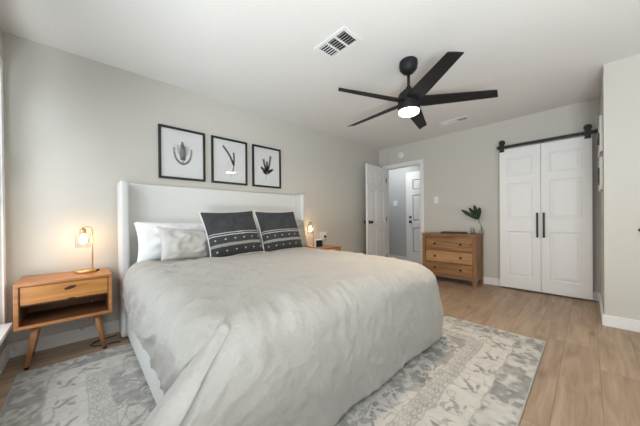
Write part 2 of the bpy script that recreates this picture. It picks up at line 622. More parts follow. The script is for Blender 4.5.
def window_y(n, w, sill_label=None):
    y0, y1, z0, z1 = w
    bm = bmesh.new()
    c = 0.070
    for a, b_, c_, d in ((y0 - c, y0, z0 - 0.02, z1 + c), (y1, y1 + c, z0 - 0.02, z1 + c), (y0, y1, z1, z1 + c)):
        bx(bm, L, L + 0.010, a, b_, c_, d, 0.002)
    o = struct(obj('window_%d' % n, bm, M['trim']), sill_label, 'window' if sill_label else None)
    bm = bmesh.new()
    x0, x1 = L - 0.085, L - 0.045
    s = 0.045
    zm = (z0 + z1) / 2
    bx(bm, x0, x1, y0, y0 + s, z0, z1)
    bx(bm, x0, x1, y1 - s, y1, z0, z1)
    bx(bm, x0, x1, y0 + s, y1 - s, z0, z0 + s)
    bx(bm, x0, x1, y0 + s, y1 - s, z1 - s, z1)
    bx(bm, x0, x1, y0 + s, y1 - s, zm - s / 2, zm + s / 2)
    ym = (y0 + y1) / 2
    bx(bm, x0, x1, ym - s / 2, ym + s / 2, z0 + s, z1 - s)
    obj('window_frame', bm, M['trim'], o)
    obj('window_pane', box(L - 0.067, L - 0.063, y0 + 0.03, y1 - 0.03, z0 + 0.03, z1 - 0.03), M['pane'], o)
    obj('window_sill', box(L - 0.044, L + 0.052, y0 - 0.04, y1 - 0.03, z0 - 0.024, z0 + 0.004, 0.003), M['trim'], o)
    return o


window_y(1, W1, 'low white window with a sill beside the left nightstand')
window_y(2, W2)
bm = bmesh.new()
y = YB
for a, b_, c_, d in ((WB[0] - 0.08, WB[0], WB[2], WB[3] + 0.08), (WB[1], WB[1] + 0.08, WB[2], WB[3] + 0.08), (WB[0], WB[1], WB[3], WB[3] + 0.08), (WB[0] - 0.1, WB[1] + 0.1, WB[2] - 0.03, WB[2])):
    bx(bm, a, b_, y, y + 0.02, c_, d)
w3 = struct(obj('window_3', bm, M['trim']))
obj('window_pane', box(WB[0], WB[1], y - 0.06, y - 0.056, WB[2], WB[3]), M['pane'], w3)
bm = bmesh.new()
for a, b_ in ((WB[0], WB[0] + 0.045), (WB[1] - 0.045, WB[1]), (1.48, 1.52)):
    bx(bm, a, b_, y - 0.08, y - 0.04, WB[2], WB[3])
bx(bm, WB[0], WB[1], y - 0.08, y - 0.04, 1.42, 1.46)
obj('window_frame', bm, M['trim'], w3)

# ------------------------------------------------------------------ doors


def panel_door(bm, w, h, t, panels, d=0.010, m=0.028):
    """door in local x (0..w), z (0..h), y (-t/2..t/2); moulded panels on both faces"""
    xs = sorted(set([0, w] + [p[0] for p in panels] + [p[1] for p in panels]))
    zs = sorted(set([0, h] + [p[2] for p in panels] + [p[3] for p in panels]))

    def inpan(xc, zc):
        return any(p[0] < xc < p[1] and p[2] < zc < p[3] for p in panels)
    for x0, x1 in zip(xs, xs[1:]):
        for z0, z1 in zip(zs, zs[1:]):
            if not inpan((x0 + x1) / 2, (z0 + z1) / 2):
                bx(bm, x0, x1, -t / 2, t / 2, z0, z1)
    for (x0, x1, z0, z1) in panels:
        for sg in (-1, 1):
            y0 = sg * t / 2
            y1 = sg * (t / 2 - d)
            y2 = sg * (t / 2 - d * 0.35)
            rings = []
            for off, yy in ((0, y0), (m * 0.45, y1), (m * 0.8, y1), (m * 1.7, y2)):
                rings.append([bm.verts.new((x0 + off, yy, z0 + off)), bm.verts.new((x1 - off, yy, z0 + off)),
                              bm.verts.new((x1 - off, yy, z1 - off)), bm.verts.new((x0 + off, yy, z1 - off))])
            for a, b_ in zip(rings, rings[1:]):
                for k in range(4):
                    bm.faces.new((a[k], a[(k + 1) % 4], b_[(k + 1) % 4], b_[k]))
            bm.faces.new(rings[-1])
    return bm


# casing of the bedroom doorway
bm = bmesh.new()
c = 0.06
for xx0, xx1 in ((FX - 0.018, FX), (FX + T, FX + T + 0.018)):
    bx(bm, xx0, xx1, DY0 - c, DY0, 0, DZ + c, 0.004)
    bx(bm, xx0, xx1, DY1, DY1 + c, 0, DZ + c, 0.004)
    bx(bm, xx0, xx1, DY0, DY1, DZ, DZ + c, 0.004)
bx(bm, FX, FX + T, DY0, DY0 + 0.015, 0, DZ)
bx(bm, FX, FX + T, DY1 - 0.015, DY1, 0, DZ)
bx(bm, FX, FX + T, DY0, DY1, DZ - 0.015, DZ)
struct(obj('trim_2', bm, M['trim']), 'white casing around the open doorway', 'door casing')


def six_panels(w, h, st=0.10, mid=0.09):
    pw = (w - 2 * st - mid) / 2
    P = []
    for x0 in (st, st + pw + mid):
        for z0, z1 in ((0.22, 0.80), (0.94, 1.55), (1.66, h - 0.12)):
            P.append((x0, x0 + pw, z0, z1))
    return P


# open bedroom door: hinge at the left jamb, swung into the room
hin = Vector((FX - 0.022, 2.838, 0.008))
fre = Vector((3.775, 2.762, 0.008))
ang = math.atan2(fre.y - hin.y, fre.x - hin.x)
DW = (fre - hin).length
bm = panel_door(bmesh.new(), DW, DZ - 0.02, 0.035, six_panels(DW, DZ - 0.02, 0.10, 0.09))
d1 = struct(obj('door_1', bm, M['door'], loc=hin, rot=(0, 0, ang)), 'open white six-panel door swung into the room', 'door')
bm = bmesh.new()
for sg in (-1, 1):
    lathe(bm, [(0, 0), (0.032, 0), (0.032, 0.008), (0.012, 0.012), (0.011, 0.035), (0.024, 0.042), (0.029, 0.055), (0.024, 0.068), (0, 0.073)], 20, fn=lambda p: (DW - 0.065 + p.x, sg * (0.0175 + p.z), 0.95 + p.y))
obj('door_knob', bm, M['bronze'], d1)
bm = bmesh.new()
for z in (0.25, 1.0, 1.78):
    tube(bm, [(-0.006, 0.02, z - 0.045), (-0.006, 0.02, z + 0.045)], 0.008, 8)
obj('hinges', bm, M['bronze'], d1)

# hallway door (closed)
HY0, HY1 = 2.18, 2.905
bm = bmesh.new()
bx(bm, HX - 0.018, HX, HY0 - c, HY0, 0, DZ + c, 0.004)
bx(bm, HX - 0.018, HX, HY1, HY1 + c, 0, DZ + c, 0.004)
bx(bm, HX - 0.018, HX, HY0, HY1, DZ, DZ + c, 0.004)
struct(obj('trim_3', bm, M['trim']), 'white casing around the hallway door', 'door casing')
bm = panel_door(bmesh.new(), HY1 - HY0, DZ - 0.008, 0.02, six_panels(HY1 - HY0, DZ - 0.008))
d2 = struct(obj('door_2', bm, M['door'], loc=(HX - 0.0105, HY0, 0.008), rot=(0, 0, pi / 2)), 'closed white hallway door seen through the doorway', 'door')
bm = bmesh.new()
for z, r in ((0.93, 0.028), (1.04, 0.024)):
    lathe(bm, [(0, 0), (r, 0), (r, 0.012), (r * 0.45, 0.016), (r * 0.45, 0.03), (r * 0.9, 0.036), (r * 0.9, 0.055), (0, 0.06)], 18, fn=lambda p: (HY1 - HY0 - 0.06 + p.x, 0.010 + p.z, z + p.y))
obj('door_handle', bm, M['black'], d2)

# sliding barn-style double doors
BX = 4.462
BZ0, BZ1 = 0.025, 1.995
for n, (y0, y1, lab, hx) in enumerate(((-0.032, 0.433, 'right-hand white sliding door leaf beside the jutting wall', 'hi'), (0.437, 0.888, 'left-hand white sliding door leaf nearer the dresser', 'lo'))):
    w = y1 - y0
    hh = BZ1 - BZ0
    st = 0.085
    pn = [(st, w - st, 0.16, 0.80), (st, w - st, 0.97, 1.48), (st, w - st, 1.58, hh - 0.13)]
    bm = panel_door(bmesh.new(), w, hh, 0.035, pn)
    d = struct(obj('door_%d' % (3 + n), bm, M['door'], loc=(BX, y0, BZ0), rot=(0, 0, pi / 2)), lab, 'sliding door')
    hxx = w - 0.030 if hx == 'hi' else 0.032
    bm = bmesh.new()
    bx(bm, hxx - 0.011, hxx + 0.011, 0.045, 0.055, 0.725, 1.055, 0.002)
    for zz in (0.755, 1.025):
        bx(bm, hxx - 0.006, hxx + 0.006, 0.0175, 0.046, zz - 0.006, zz + 0.006)
    obj('pull_handle', bm, M['black'], d)
    # hanger: strap on the door top, wheel riding on the rail
    hc = w - 0.03 if hx == 'lo' else 0.035
    bm = bmesh.new()
    bx(bm, hc - 0.028, hc + 0.028, 0.019, 0.027, hh - 0.035, hh + 0.125, 0.003)
    lathe(bm, [(0, -0.012), (0.036, -0.012), (0.036, -0.006), (0.031, 0), (0.036, 0.006), (0.036, 0.012), (0, 0.012)], 24, fn=lambda p: (hc + p.x, 0.006 + p.z, hh + 0.103 + p.y))
    obj('hanger_wheel', bm, M['black'], d)
rail = thing('sliding_door_rail', 'black flat steel rail above the white sliding doors', 'door rail', (BX - 0.006, 0.42, 2.033))
obj('track', box(-0.004, 0.004, -0.500, 0.50, -0.019, 0.019, 0.002), M['black'], rail)
for yy in (-0.40, 0.0, 0.40):
    bm = bmesh.new()
    lathe(bm, [(0.011, 0), (0.011, 0.080), (0, 0.080)], 12, fn=lambda p: (0.004 + p.z, yy + p.x, p.y))
    obj('standoff', bm, M['black'], rail)
for yy in (-0.485, 0.485):
    obj('end_stop', box(-0.014, 0.012, yy - 0.012, yy + 0.012, -0.024, 0.024, 0.003), M['black'], rail)

# ------------------------------------------------------------------ rug
RX0, RX1, RY0, RY1 = -0.312, 2.735, 0.245, 2.600


def vnoise(x, y, s, seed):
    rng = np.random.RandomState(seed)
    g = rng.rand(128, 128)
    u, v = (x / s) % 127, (y / s) % 127
    i, j = np.floor(u).astype(int), np.floor(v).astype(int)
    fu, fv = u - i, v - j
    fu, fv = fu * fu * (3 - 2 * fu), fv * fv * (3 - 2 * fv)
    return (g[i, j] * (1 - fu) * (1 - fv) + g[i + 1, j] * fu * (1 - fv) + g[i, j + 1] * (1 - fu) * fv + g[i + 1, j + 1] * fu * fv)


def build_rug():
    W, D = RX1 - RX0, RY1 - RY0
    nx, ny = 500, 400
    X, Y = np.meshgrid(np.linspace(0, W, nx), np.linspace(0, D, ny), indexing='ij')
    wx = X + (vnoise(X, Y, 0.06, 1) - .5) * 0.022
    wy = Y + (vnoise(X, Y, 0.06, 2) - .5) * 0.022
    cx, cy = W / 2, D / 2
    ax, ay = np.abs(wx - cx), np.abs(wy - cy)
    dx, dy = W / 2 - ax, D / 2 - ay          # distance from the edges
    d = np.minimum(dx, dy)
    val = np.zeros_like(X)

    def put(mask, v):
        np.maximum(val, np.where(mask, v, 0), out=val)

    def leaf(px, py, l, w_, a, v=0.9, X_=ax, Y_=ay):
        ca, sa = cos(a), sin(a)
        u = (X_ - px) * ca + (Y_ - py) * sa
        t = -(X_ - px) * sa + (Y_ - py) * ca
        k = 1 - (u / l) ** 2
        hw = w_ * np.clip(k, 0, 1) * (1 + 0.3 * u / l)
        put((k > 0) & (np.abs(t) < hw), v * 0.62)
        put((k > 0) & (np.abs(t) < hw) & (np.abs(t) > hw - 0.0045), v)

    def flower(px, py, r, v=0.9, n=6, a0=0.0):
        for i in range(n):
            a = a0 + 2 * pi * i / n
            leaf(px + cos(a) * r * 0.62, py + sin(a) * r * 0.62, r * 0.42, r * 0.24, a, v)

    def vine(pts, wd, v=0.75):
        P = []
        for i in range(len(pts) - 1):
            for t in np.linspace(0, 1, 14):
                P.append((pts[i][0] * (1 - t) + pts[i + 1][0] * t + 0.02 * sin(t * pi * 2), pts[i][1] * (1 - t) + pts[i + 1][1] * t + 0.02 * sin(t * pi)))
        for (px, py) in P:
            put((ax - px) ** 2 + (ay - py) ** 2 < wd * wd, v)
    rnd = random.Random(11)
    fw_, fh_ = W / 2 - 0.44, D / 2 - 0.44      # half size of the field
    # field: scrolling vines with leaves and flowers, mirrored in both directions
    for k in range(5):
        y0 = 0.05 + k * 0.16
        pts = [(0.10 + i * 0.19, y0 + 0.07 * sin(i * 1.9 + k * 1.3)) for i in range(6)]
        vine(pts, 0.0075)
        for (px, py) in pts:
            for q in range(4):
                a = rnd.uniform(0, 2 * pi)
                leaf(px + cos(a) * 0.045, py + sin(a) * 0.045, rnd.uniform(0.022, 0.042), rnd.uniform(0.008, 0.015), a, rnd.uniform(.7, 1))
    for i in range(26):
        flower(rnd.uniform(0.1, fw_), rnd.uniform(0.05, fh_), rnd.uniform(0.035, 0.075), rnd.uniform(.6, 1), rnd.choice((5, 6, 8)), rnd.uniform(0, 3))
    # central medallion and corner pieces, dark and worn
    r = np.hypot(ax / 0.80, ay / 0.72)
    th = np.arctan2(ay, ax)
    put((r < 0.72 + 0.06 * np.cos(th * 12)) & (r > 0.60), 0.75)
    put((r < 0.50 + 0.07 * np.cos(th * 8)) & (r > 0.16), 0.65 * (vnoise(X, Y, 0.05, 5) > 0.42))
    rc = np.hypot((fw_ - ax) / 0.5, (fh_ - ay) / 0.42)
    put((rc < 0.85 + 0.08 * np.cos(np.arctan2(fh_ - ay, fw_ - ax) * 14)) & (rc > 0.72), 0.7)
    put((rc < 0.5), 0.6 * (vnoise(X, Y, 0.045, 6) > 0.5))
    dark = vnoise(X, Y, 0.16, 21) * 0.6 + vnoise(X, Y, 0.05, 22) * 0.4
    blot = (dark > 0.60) & (vnoise(X, Y, 0.03, 23) > 0.33)
    put(blot, 0.62)
    put(np.abs(vnoise(X, Y, 0.085, 31) - 0.5) < 0.030, 0.62)
    put(np.abs(vnoise(X, Y, 0.045, 32) - 0.5) < 0.035, 0.42)
    field = val.copy()
    # border bands
    val[:] = 0
    along = np.where(dx < dy, wy, wx)
    ph = (along % 0.235) - 0.1175
    pd = d - 0.245
    # leaf sprigs in the pale band
    for s in (-1, 1):
        for (o, q, ln, wd, aa) in ((0, 0, .05, .014, .5), (.035, .03, .03, .010, 1.1), (-.04, .02, .028, .010, -.6), (.03, -.035, .03, .009, 0.1), (-.03, -.03, .024, .009, 2.0)):
            ca, sa = cos(aa), sin(aa)
            u = (ph - o) * ca + (pd - q) * sa
            t = -(ph - o) * sa + (pd - q) * ca
            k = 1 - (u / ln) ** 2
            put((k > 0) & (np.abs(t) < wd * np.clip(k, 0, 1)), 0.72)
    put(np.abs(vnoise(X, Y, 0.06, 33) - 0.5) < 0.030, 0.5)
    band = val.copy()
    mott = vnoise(X, Y, 0.025, 8) * 0.5 + vnoise(X, Y, 0.08, 9) * 0.5
    out = np.where(d > 0.437, field, band)
    for c0, amp in ((0.362, 0.55), (0.412, 0.45)):
        ch = np.abs(((along % 0.056) - 0.028)) / 0.028 + np.abs(d - c0) / 0.021
        out = np.where((d > c0 - 0.022) & (d < c0 + 0.022), np.where((ch < 1.0) & (ch > 0.45), amp, 0.14), out)
    for c0 in (0.336, 0.387, 0.437):
        out = np.where(np.abs(d - c0) < 0.004, 0.45, out)
    out = np.where((d > 0.155) & (d < 0.163), 0.5, out)
    out = np.where(d < 0.155, 0.34 + 0.42 * (mott > 0.52) - 0.22 * (mott < 0.40), out)
    # wear
    wear = vnoise(X, Y, 0.11, 12) * 0.55 + vnoise(X, Y, 0.03, 13) * 0.45
    out = out * np.clip(0.45 + 1.0 * wear, 0, 1.0)
    out = np.clip(out + (vnoise(X, Y, 0.035, 14) - 0.5) * 0.22 + 0.05, 0, 1)
    # the far-left end of the rug has a fainter motif
    fade = np.clip((W * 0.45 - X) / (W * 0.3), 0, 1)
    out = out * (1 - 0.12 * fade)
    zt = 0.011
    verts = np.stack([X.ravel() + RX0, Y.ravel() + RY0, np.full(X.size, zt)], 1)
    idx = np.arange(nx * ny).reshape(nx, ny)
    faces = np.stack([idx[:-1, :-1].ravel(), idx[1:, :-1].ravel(), idx[1:, 1:].ravel(), idx[:-1, 1:].ravel()], 1)
    me = bpy.data.meshes.new('rug')
    me.from_pydata(verts.tolist(), [], faces.tolist())
    at = me.attributes.new('motif', 'FLOAT', 'POINT')
    at.data.foreach_set('value', out.ravel().astype(np.float32))
    me.materials.append(M['rug'])
    o = bpy.data.objects.new('area_rug', me)
    C.objects.link(o)
    tag(o, 'faded grey and cream oriental rug under the bed', 'rug')
    bm = bmesh.new()
    t = 0.007
    for a in ((RX0 - t, RX1 + t, RY0 - t, RY0), (RX0 - t, RX1 + t, RY1, RY1 + t), (RX0 - t, RX0, RY0, RY1), (RX1, RX1 + t, RY0, RY1)):
        bx(bm, a[0], a[1], a[2], a[3], 0.0005, 0.0115, 0.002)
    obj('binding', bm, M['rug_edge'], o)
    bm = bmesh.new()
    bx(bm, RX0, RX1, RY0, RY1, 0.0005, 0.0085)
    obj('rug_base', bm, M['rug_edge'], o)
    return o


build_rug()

# ------------------------------------------------------------------ bed
bed = thing('bed', 'white upholstered king bed with a tall winged headboard', 'bed', (1.27, 2.90, 0.0))


def P(o):  # world -> bed-local shift
    return o


bo = Vector((1.27, 2.90, 0.0))


def loc_bm(bm, o):
    for v in bm.verts:
        v.co -= o
    return bm


bm = bmesh.new()
bx(bm, 0.300, 2.252, 2.885, 2.972, 0.012, 1.368, 0.018, 3)
obj('headboard', loc_bm(bm, bo), M['headboard'], bed, smooth=True)
for x0, x1 in ((0.245, 0.313), (2.238, 2.306)):
    bm = bmesh.new()
    bx(bm, x0, x1, 2.745, 2.974, 0.012, 1.372, 0.024, 4)
    obj('wing', loc_bm(bm, bo), M['headboard'], bed, smooth=True)
for x0, x1 in ((0.278, 0.318), (2.19, 2.23)):
    bm = bmesh.new()
    bx(bm, x0, x1, 0.93, 2.885, 0.055, 0.34, 0.010, 3)
    obj('side_rail', loc_bm(bm, bo), M['headboard'], bed, smooth=True)
bm = bmesh.new()
bx(bm, 0.278, 2.23, 0.905, 0.945, 0.055, 0.34, 0.010, 3)
obj('foot_rail', loc_bm(bm, bo), M['headboard'], bed, smooth=True)
bm = bmesh.new()
for i in range(9):
    y = 1.02 + i * 0.22
    bx(bm, 0.318, 2.19, y, y + 0.09, 0.23, 0.25)
obj('slats', loc_bm(bm, bo), M['dr_pale'], bed)
for x in (0.34, 2.17):
    for y in (0.99, 1.9):
        bm = bmesh.new()
        lathe(bm, [(0, 0.0), (0.022, 0), (0.028, 0.055), (0, 0.055)], 16, (x, y, 0.0125))
        obj('leg', loc_bm(bm, bo), M['black'], bed)
bm = bmesh.new()
bx(bm, 0.322, 2.186, 0.955, 2.875, 0.252, 0.605, 0.04, 4)
mo = Vector((1.25, 1.9, 0.252))
tag(obj('mattress', loc_bm(bm, mo), M['mattress'], loc=mo, smooth=True), 'white mattress under the oatmeal duvet', 'mattress')


# ------------------------------------------------------------------ duvet
def build_duvet():
    xl, xr, yf, yh = 0.256, 2.240, 0.838, 2.62      # outer faces of the draped cloth
    r = 0.15                                        # edge roll radius
    RT, RB = 0.24, 0.085                            # plan corner radius at the top and at the hem
    nS, nA, nF = 120, 30, 130

    def sm(a, b, x):
        t = min(1, max(0, (x - a) / (b - a)))
        return t * t * (3 - 2 * t)

    def outline(rc):
        pts = []
        for i in range(nS):
            pts.append((Vector((xl, yh + (yf + rc - yh) * i / nS)), Vector((-1, 0))))
        for i in range(nA):
            a = pi + (pi / 2) * i / nA
            pts.append((Vector((xl + rc + rc * cos(a), yf + rc + rc * sin(a))), Vector((cos(a), sin(a)))))
        for i in range(nF):
            pts.append((Vector((xl + rc + (xr - xl - 2 * rc) * i / nF, yf)), Vector((0, -1))))
        for i in range(nA):
            a = 1.5 * pi + (pi / 2) * i / nA
            pts.append((Vector((xr - rc + rc * cos(a), yf + rc + rc * sin(a))), Vector((cos(a), sin(a)))))
        for i in range(nS + 1):
            pts.append((Vector((xr, yf + rc + (yh - yf - rc) * i / nS)), Vector((1, 0))))
        return pts

    def ridge(v, p=2.0):
        return (1 - abs(noise.noise(v)) * 2) ** p if abs(noise.noise(v)) < 0.5 else 0.0

    def top_z(x, y):
        dl, dr, df = max(0, x - xl), max(0, xr - x), max(0, y - yf)
        z = 0.672
        z -= 0.026 * math.exp(-dr / 0.22) + 0.030 * math.exp(-df / 0.22) + 0.012 * math.exp(-dl / 0.2)
        z -= 0.035 * math.exp(-(dr + df) / 0.35)
        k = 1 - 0.55 * sm(0.6, 1.4, x)
        z += 0.011 * noise.noise(Vector((x * 3.2 + y * 1.6, y * 2.4 - x * 1.2, 0.3))) * (0.4 + k)
        z += 0.016 * ridge(Vector((x * 4.5 + y * 3.4, y * 1.7 - x * 1.5, 4.3))) * k
        z += 0.009 * ridge(Vector((x * 10 + y * 8, y * 4 - x * 3, 8.3))) * (0.3 + k)
        return z
    def swing(z):
        return 0.78 * min(0.27, max(0, 0.60 - z)) + 0.25 * max(0, 0.33 - z)

    bm = bmesh.new()
    top = outline(RT)
    N = len(top)
    ins = [p - n * r for p, n in top]
    Hc = Vector(((xl + xr) / 2, yh))
    NK = 60
    rings = []
    for k in range(1, NK + 1):
        f = (k / NK) ** 0.8
        rings.append([bm.verts.new(((Hc + (q - Hc) * f).x, (Hc + (q - Hc) * f).y, top_z((Hc + (q - Hc) * f).x, (Hc + (q - Hc) * f).y))) for q in ins])
    cv = bm.verts.new((Hc.x, Hc.y, top_z(Hc.x, Hc.y)))
    for i in range(N - 1):
        bm.faces.new((cv, rings[0][i + 1], rings[0][i]))

    def hem(p, n):
        if n.x < -0.99:                              # left side: short overhang
            return 0.292 + 0.018 * sin(p.y * 8) * sm(1.2, 1.7, p.y) + 0.010 * noise.noise(Vector((p.y * 9, 3, 1)))
        if n.x < 0:
            return 0.045 + (0.300 - 0.045) * sm(0.80, 1.0, -n.x)
        return 0.042

    NR, ND = 10, 34
    for j in range(1, NR + ND + 1):
        dd = j / (NR + ND)
        t = max(0.0, (j - NR) / ND)
        rc = RT + (RB - RT) * sm(0, 0.75, dd)
        pts = outline(rc)
        ring = []
        for i in range(N):
            p, n = pts[i]
            zt = rings[NK - 1][i].co.z
            if j <= NR:
                a = (pi / 2) * j / NR
                off = -r + r * sin(a)
                z = zt - r * (1 - cos(a))
            else:
                z0 = zt - r
                z = z0 + (hem(p, n) - z0) * t
                off = 0.0
            q = p + n * off
            s_ = p.x if abs(n.y) > .5 else -p.y
            if n.x < -0.6:
                fade = sm(0.0, 0.35, dd)
                w = 0.020 * noise.noise(Vector((p.y * 6 + z * 6, z * 1.6 - p.y * 0.8, 1.7)))
                w += 0.040 * (ridge(Vector((p.y * 5.5 + z * 6.5, z * 1.5 - p.y * 1.2, 7.1))) - 0.3)
                w += 0.007 * (ridge(Vector((p.y * 17 + z * 19, z * 4 - p.y * 2, 3.1))) - 0.3)
                w *= fade * (0.5 + 0.5 * sm(2.5, 1.9, p.y))
                w = max(w, -0.012) * 0.9 * (1 - 0.6 * sm(0.72, 1.0, dd))
            else:
                w = 0.018 * noise.noise(Vector((s_ * 2.6, z * 0.9, 9.7))) * dd
                w += 0.012 * (ridge(Vector((s_ * 5 + z * 2.5, z * 3 - s_ * 1.5, 2.2))) - 0.3) * sm(0.05, 0.3, dd)
                w += 0.008 * (ridge(Vector((s_ * 14 + z * 9, z * 8 - s_ * 6, 5.2))) - 0.3)
            q = q + n * w
            # the near-left corner swings out to the left as it falls
            if n.y < -0.05 and p.x < 0.9:
                k = sm(0.80, 0.34, p.x) * (sm(0.98, 0.5, -n.x) if n.x < 0 else 1)
                q += Vector((-swing(z), -0.035 * t)) * k
                g = math.exp(-((p.x - 0.335) / 0.035) ** 2)
                q += Vector((0.02, 0.035)) * g * sm(0.05, 0.4, t)
            ring.append(bm.verts.new((q.x, q.y, z)))
        rings.append(ring)
    for a, b_ in zip(rings, rings[1:]):
        for i in range(N - 1):
            bm.faces.new((a[i], a[i + 1], b_[i + 1], b_[i]))
    # folded corner flap: a lobe of cloth falling diagonally from the corner of the bed
    nu, nv = 22, 40
    grid = []
    for jv in range(nv + 1):
        t = jv / nv
        z = 0.622 + (0.045 - 0.622) * t
        G = Vector((0.345 - swing(z), 0.875 - 0.035 * sm(0, 0.3, t) - 0.02 * t))
        E_ = Vector((0.315 - swing(z) * 1.05, 0.895 + 0.13 * t))
        row = []
        for iu in range(nu + 1):
            u = iu / nu
            q = G.lerp(E_, u)
            d = Vector((-0.75, -0.66))
            q += d * (0.045 * sin(pi * min(1.0, u * 1.12)) ** 0.8 * sm(0.0, 0.35, t) * (0.55 + 0.45 * t) if u * 1.12 < 1 else 0)
            q -= d * 0.075 * max(0, 1 - t / 0.20)
            q += d * 0.006 * noise.noise(Vector((u * 3, z * 5, 3.3)))
            row.append(bm.verts.new((q.x, q.y, z + 0.012 * (1 - t) * sin(pi * u))))
        grid.append(row)
    for a, b_ in zip(grid, grid[1:]):
        for i in range(nu):
            bm.faces.new((a[i], a[i + 1], b_[i + 1], b_[i]))
    o = obj('duvet', bm, M['duvet'], smooth=True)
    md = o.modifiers.new('thickness', 'SOLIDIFY')
    md.thickness = 0.012
    md.offset = -1
    tag(o, 'rumpled oatmeal linen duvet draped over the bed', 'duvet')
    return o


build_duvet()


# ------------------------------------------------------------------ pillows
def pillow_bm(w, h, t, seed, n=30, half=None, pinch=0.07, wr=0.012, uv=False):
    """pillow in local x (width) and z (height, from 0), thickness along y"""
    bm = bmesh.new()
    uvl = bm.loops.layers.uv.new('UVMap') if uv else None
    sides = (-1, 1) if half is None else (half,)
    for s in sides:
        g = []
        for i in range(n + 1):
            row = []
            for j in range(n + 1):
                u, v = -1 + 2 * i / n, -1 + 2 * j / n
                x = w / 2 * u * (1 - pinch * (1 - v * v) * abs(u) ** 3)
                z = h / 2 * v * (1 - pinch * (1 - u * u) * abs(v) ** 3) + h / 2
                f = max(0.0, (1 - abs(u) ** 3.0) * (1 - abs(v) ** 3.0)) ** 0.55
                y = s * t / 2 * f
                if f > 0:
                    y += wr * f * noise.noise(Vector((u * 2.3 + seed, v * 2.3, s * 3.1 + seed))) * s
                    y += wr * 0.6 * f * noise.noise(Vector((u * 6 + seed, v * 4 - u * 2, s + seed * 2))) * s
                row.append(bm.verts.new((x, y, z)))
            g.append(row)
        for i in range(n):
            for j in range(n):
                f = bm.faces.new((g[i][j], g[i + 1][j], g[i + 1][j + 1], g[i][j + 1]))
                f.smooth = True
                if uv:
                    for lp, (a, b_) in zip(f.loops, ((i, j), (i + 1, j), (i + 1, j + 1), (i, j + 1))):
                        lp[uvl].uv = (a / n, b_ / n)
    if half is None:
        bmesh.ops.remove_doubles(bm, verts=bm.verts[:], dist=0.0003)
    return bm


def put_pillow(name, label, mat, w, h, t, loc, rot, seed, group=None, wr=0.012):
    o = obj(name, pillow_bm(w, h, t, seed, wr=wr), mat, loc=loc, rot=rot, smooth=True)
    return tag(o, label, 'pillow', group)


put_pillow('bed_pillow', 'plump white pillow against the left end of the headboard', M['sheet'], 0.72, 0.37, 0.17, (0.690, 2.640, 0.650), (radians(-17), radians(2), radians(9)), 1.0, wr=0.03)
put_pillow('bed_pillow', 'pale grey pillow leaning in front of the white pillow', M['grey_pillow'], 0.56, 0.290, 0.13, (0.715, 2.395, 0.672), (radians(-19), radians(6), radians(20)), 5.0, wr=0.03)
put_pillow('bed_pillow', 'taupe pillow at the right end behind the dark cushions', M['taupe_pillow'], 0.52, 0.37, 0.14, (1.965, 2.60, 0.650), (radians(-14), 0, 0), 8.0, wr=0.02)


def dark_cushion(label, loc, rot, w, h, seed):
    t = thing('throw_cushion', label, 'cushion', loc, rot, 'charcoal striped cushions')
    c = obj('cover', pillow_bm(w, h, 0.15, seed, half=-1, uv=True), M['cushion'], t, smooth=True)
    obj('backing', pillow_bm(w, h, 0.13, seed + 2, half=1), M['backing'], t, smooth=True)
    # pale piping around the edge
    n = 14
    pin = 0.07
    ring = []
    for s in range(4):
        for i in range(n):
            q = -1 + 2 * i / n
            u, v = ((q, -1), (1, q), (-q, 1), (-1, -q))[s]
            x = w / 2 * u * (1 - pin * (1 - v * v) * abs(u) ** 3)
            z = h / 2 * v * (1 - pin * (1 - u * u) * abs(v) ** 3) + h / 2
            ring.append((x, 0.004, z))
    ring.append(ring[0])
    obj('piping', tube(bmesh.new(), ring, 0.006, 6, cap=False), M['backing'], t)
    return t


dark_cushion('charcoal cushion with white stripes and dots, nearer the pale pillows', (1.128, 2.330, 0.672), (radians(-23), radians(-2.5), radians(6)), 0.575, 0.475, 3.0)
dark_cushion('charcoal cushion with white stripes and dots, on the taupe pillow side', (1.700, 2.382, 0.668), (radians(-20.5), radians(-1), radians(4.5)), 0.575, 0.48, 6.0)

# ------------------------------------------------------------------ nightstands


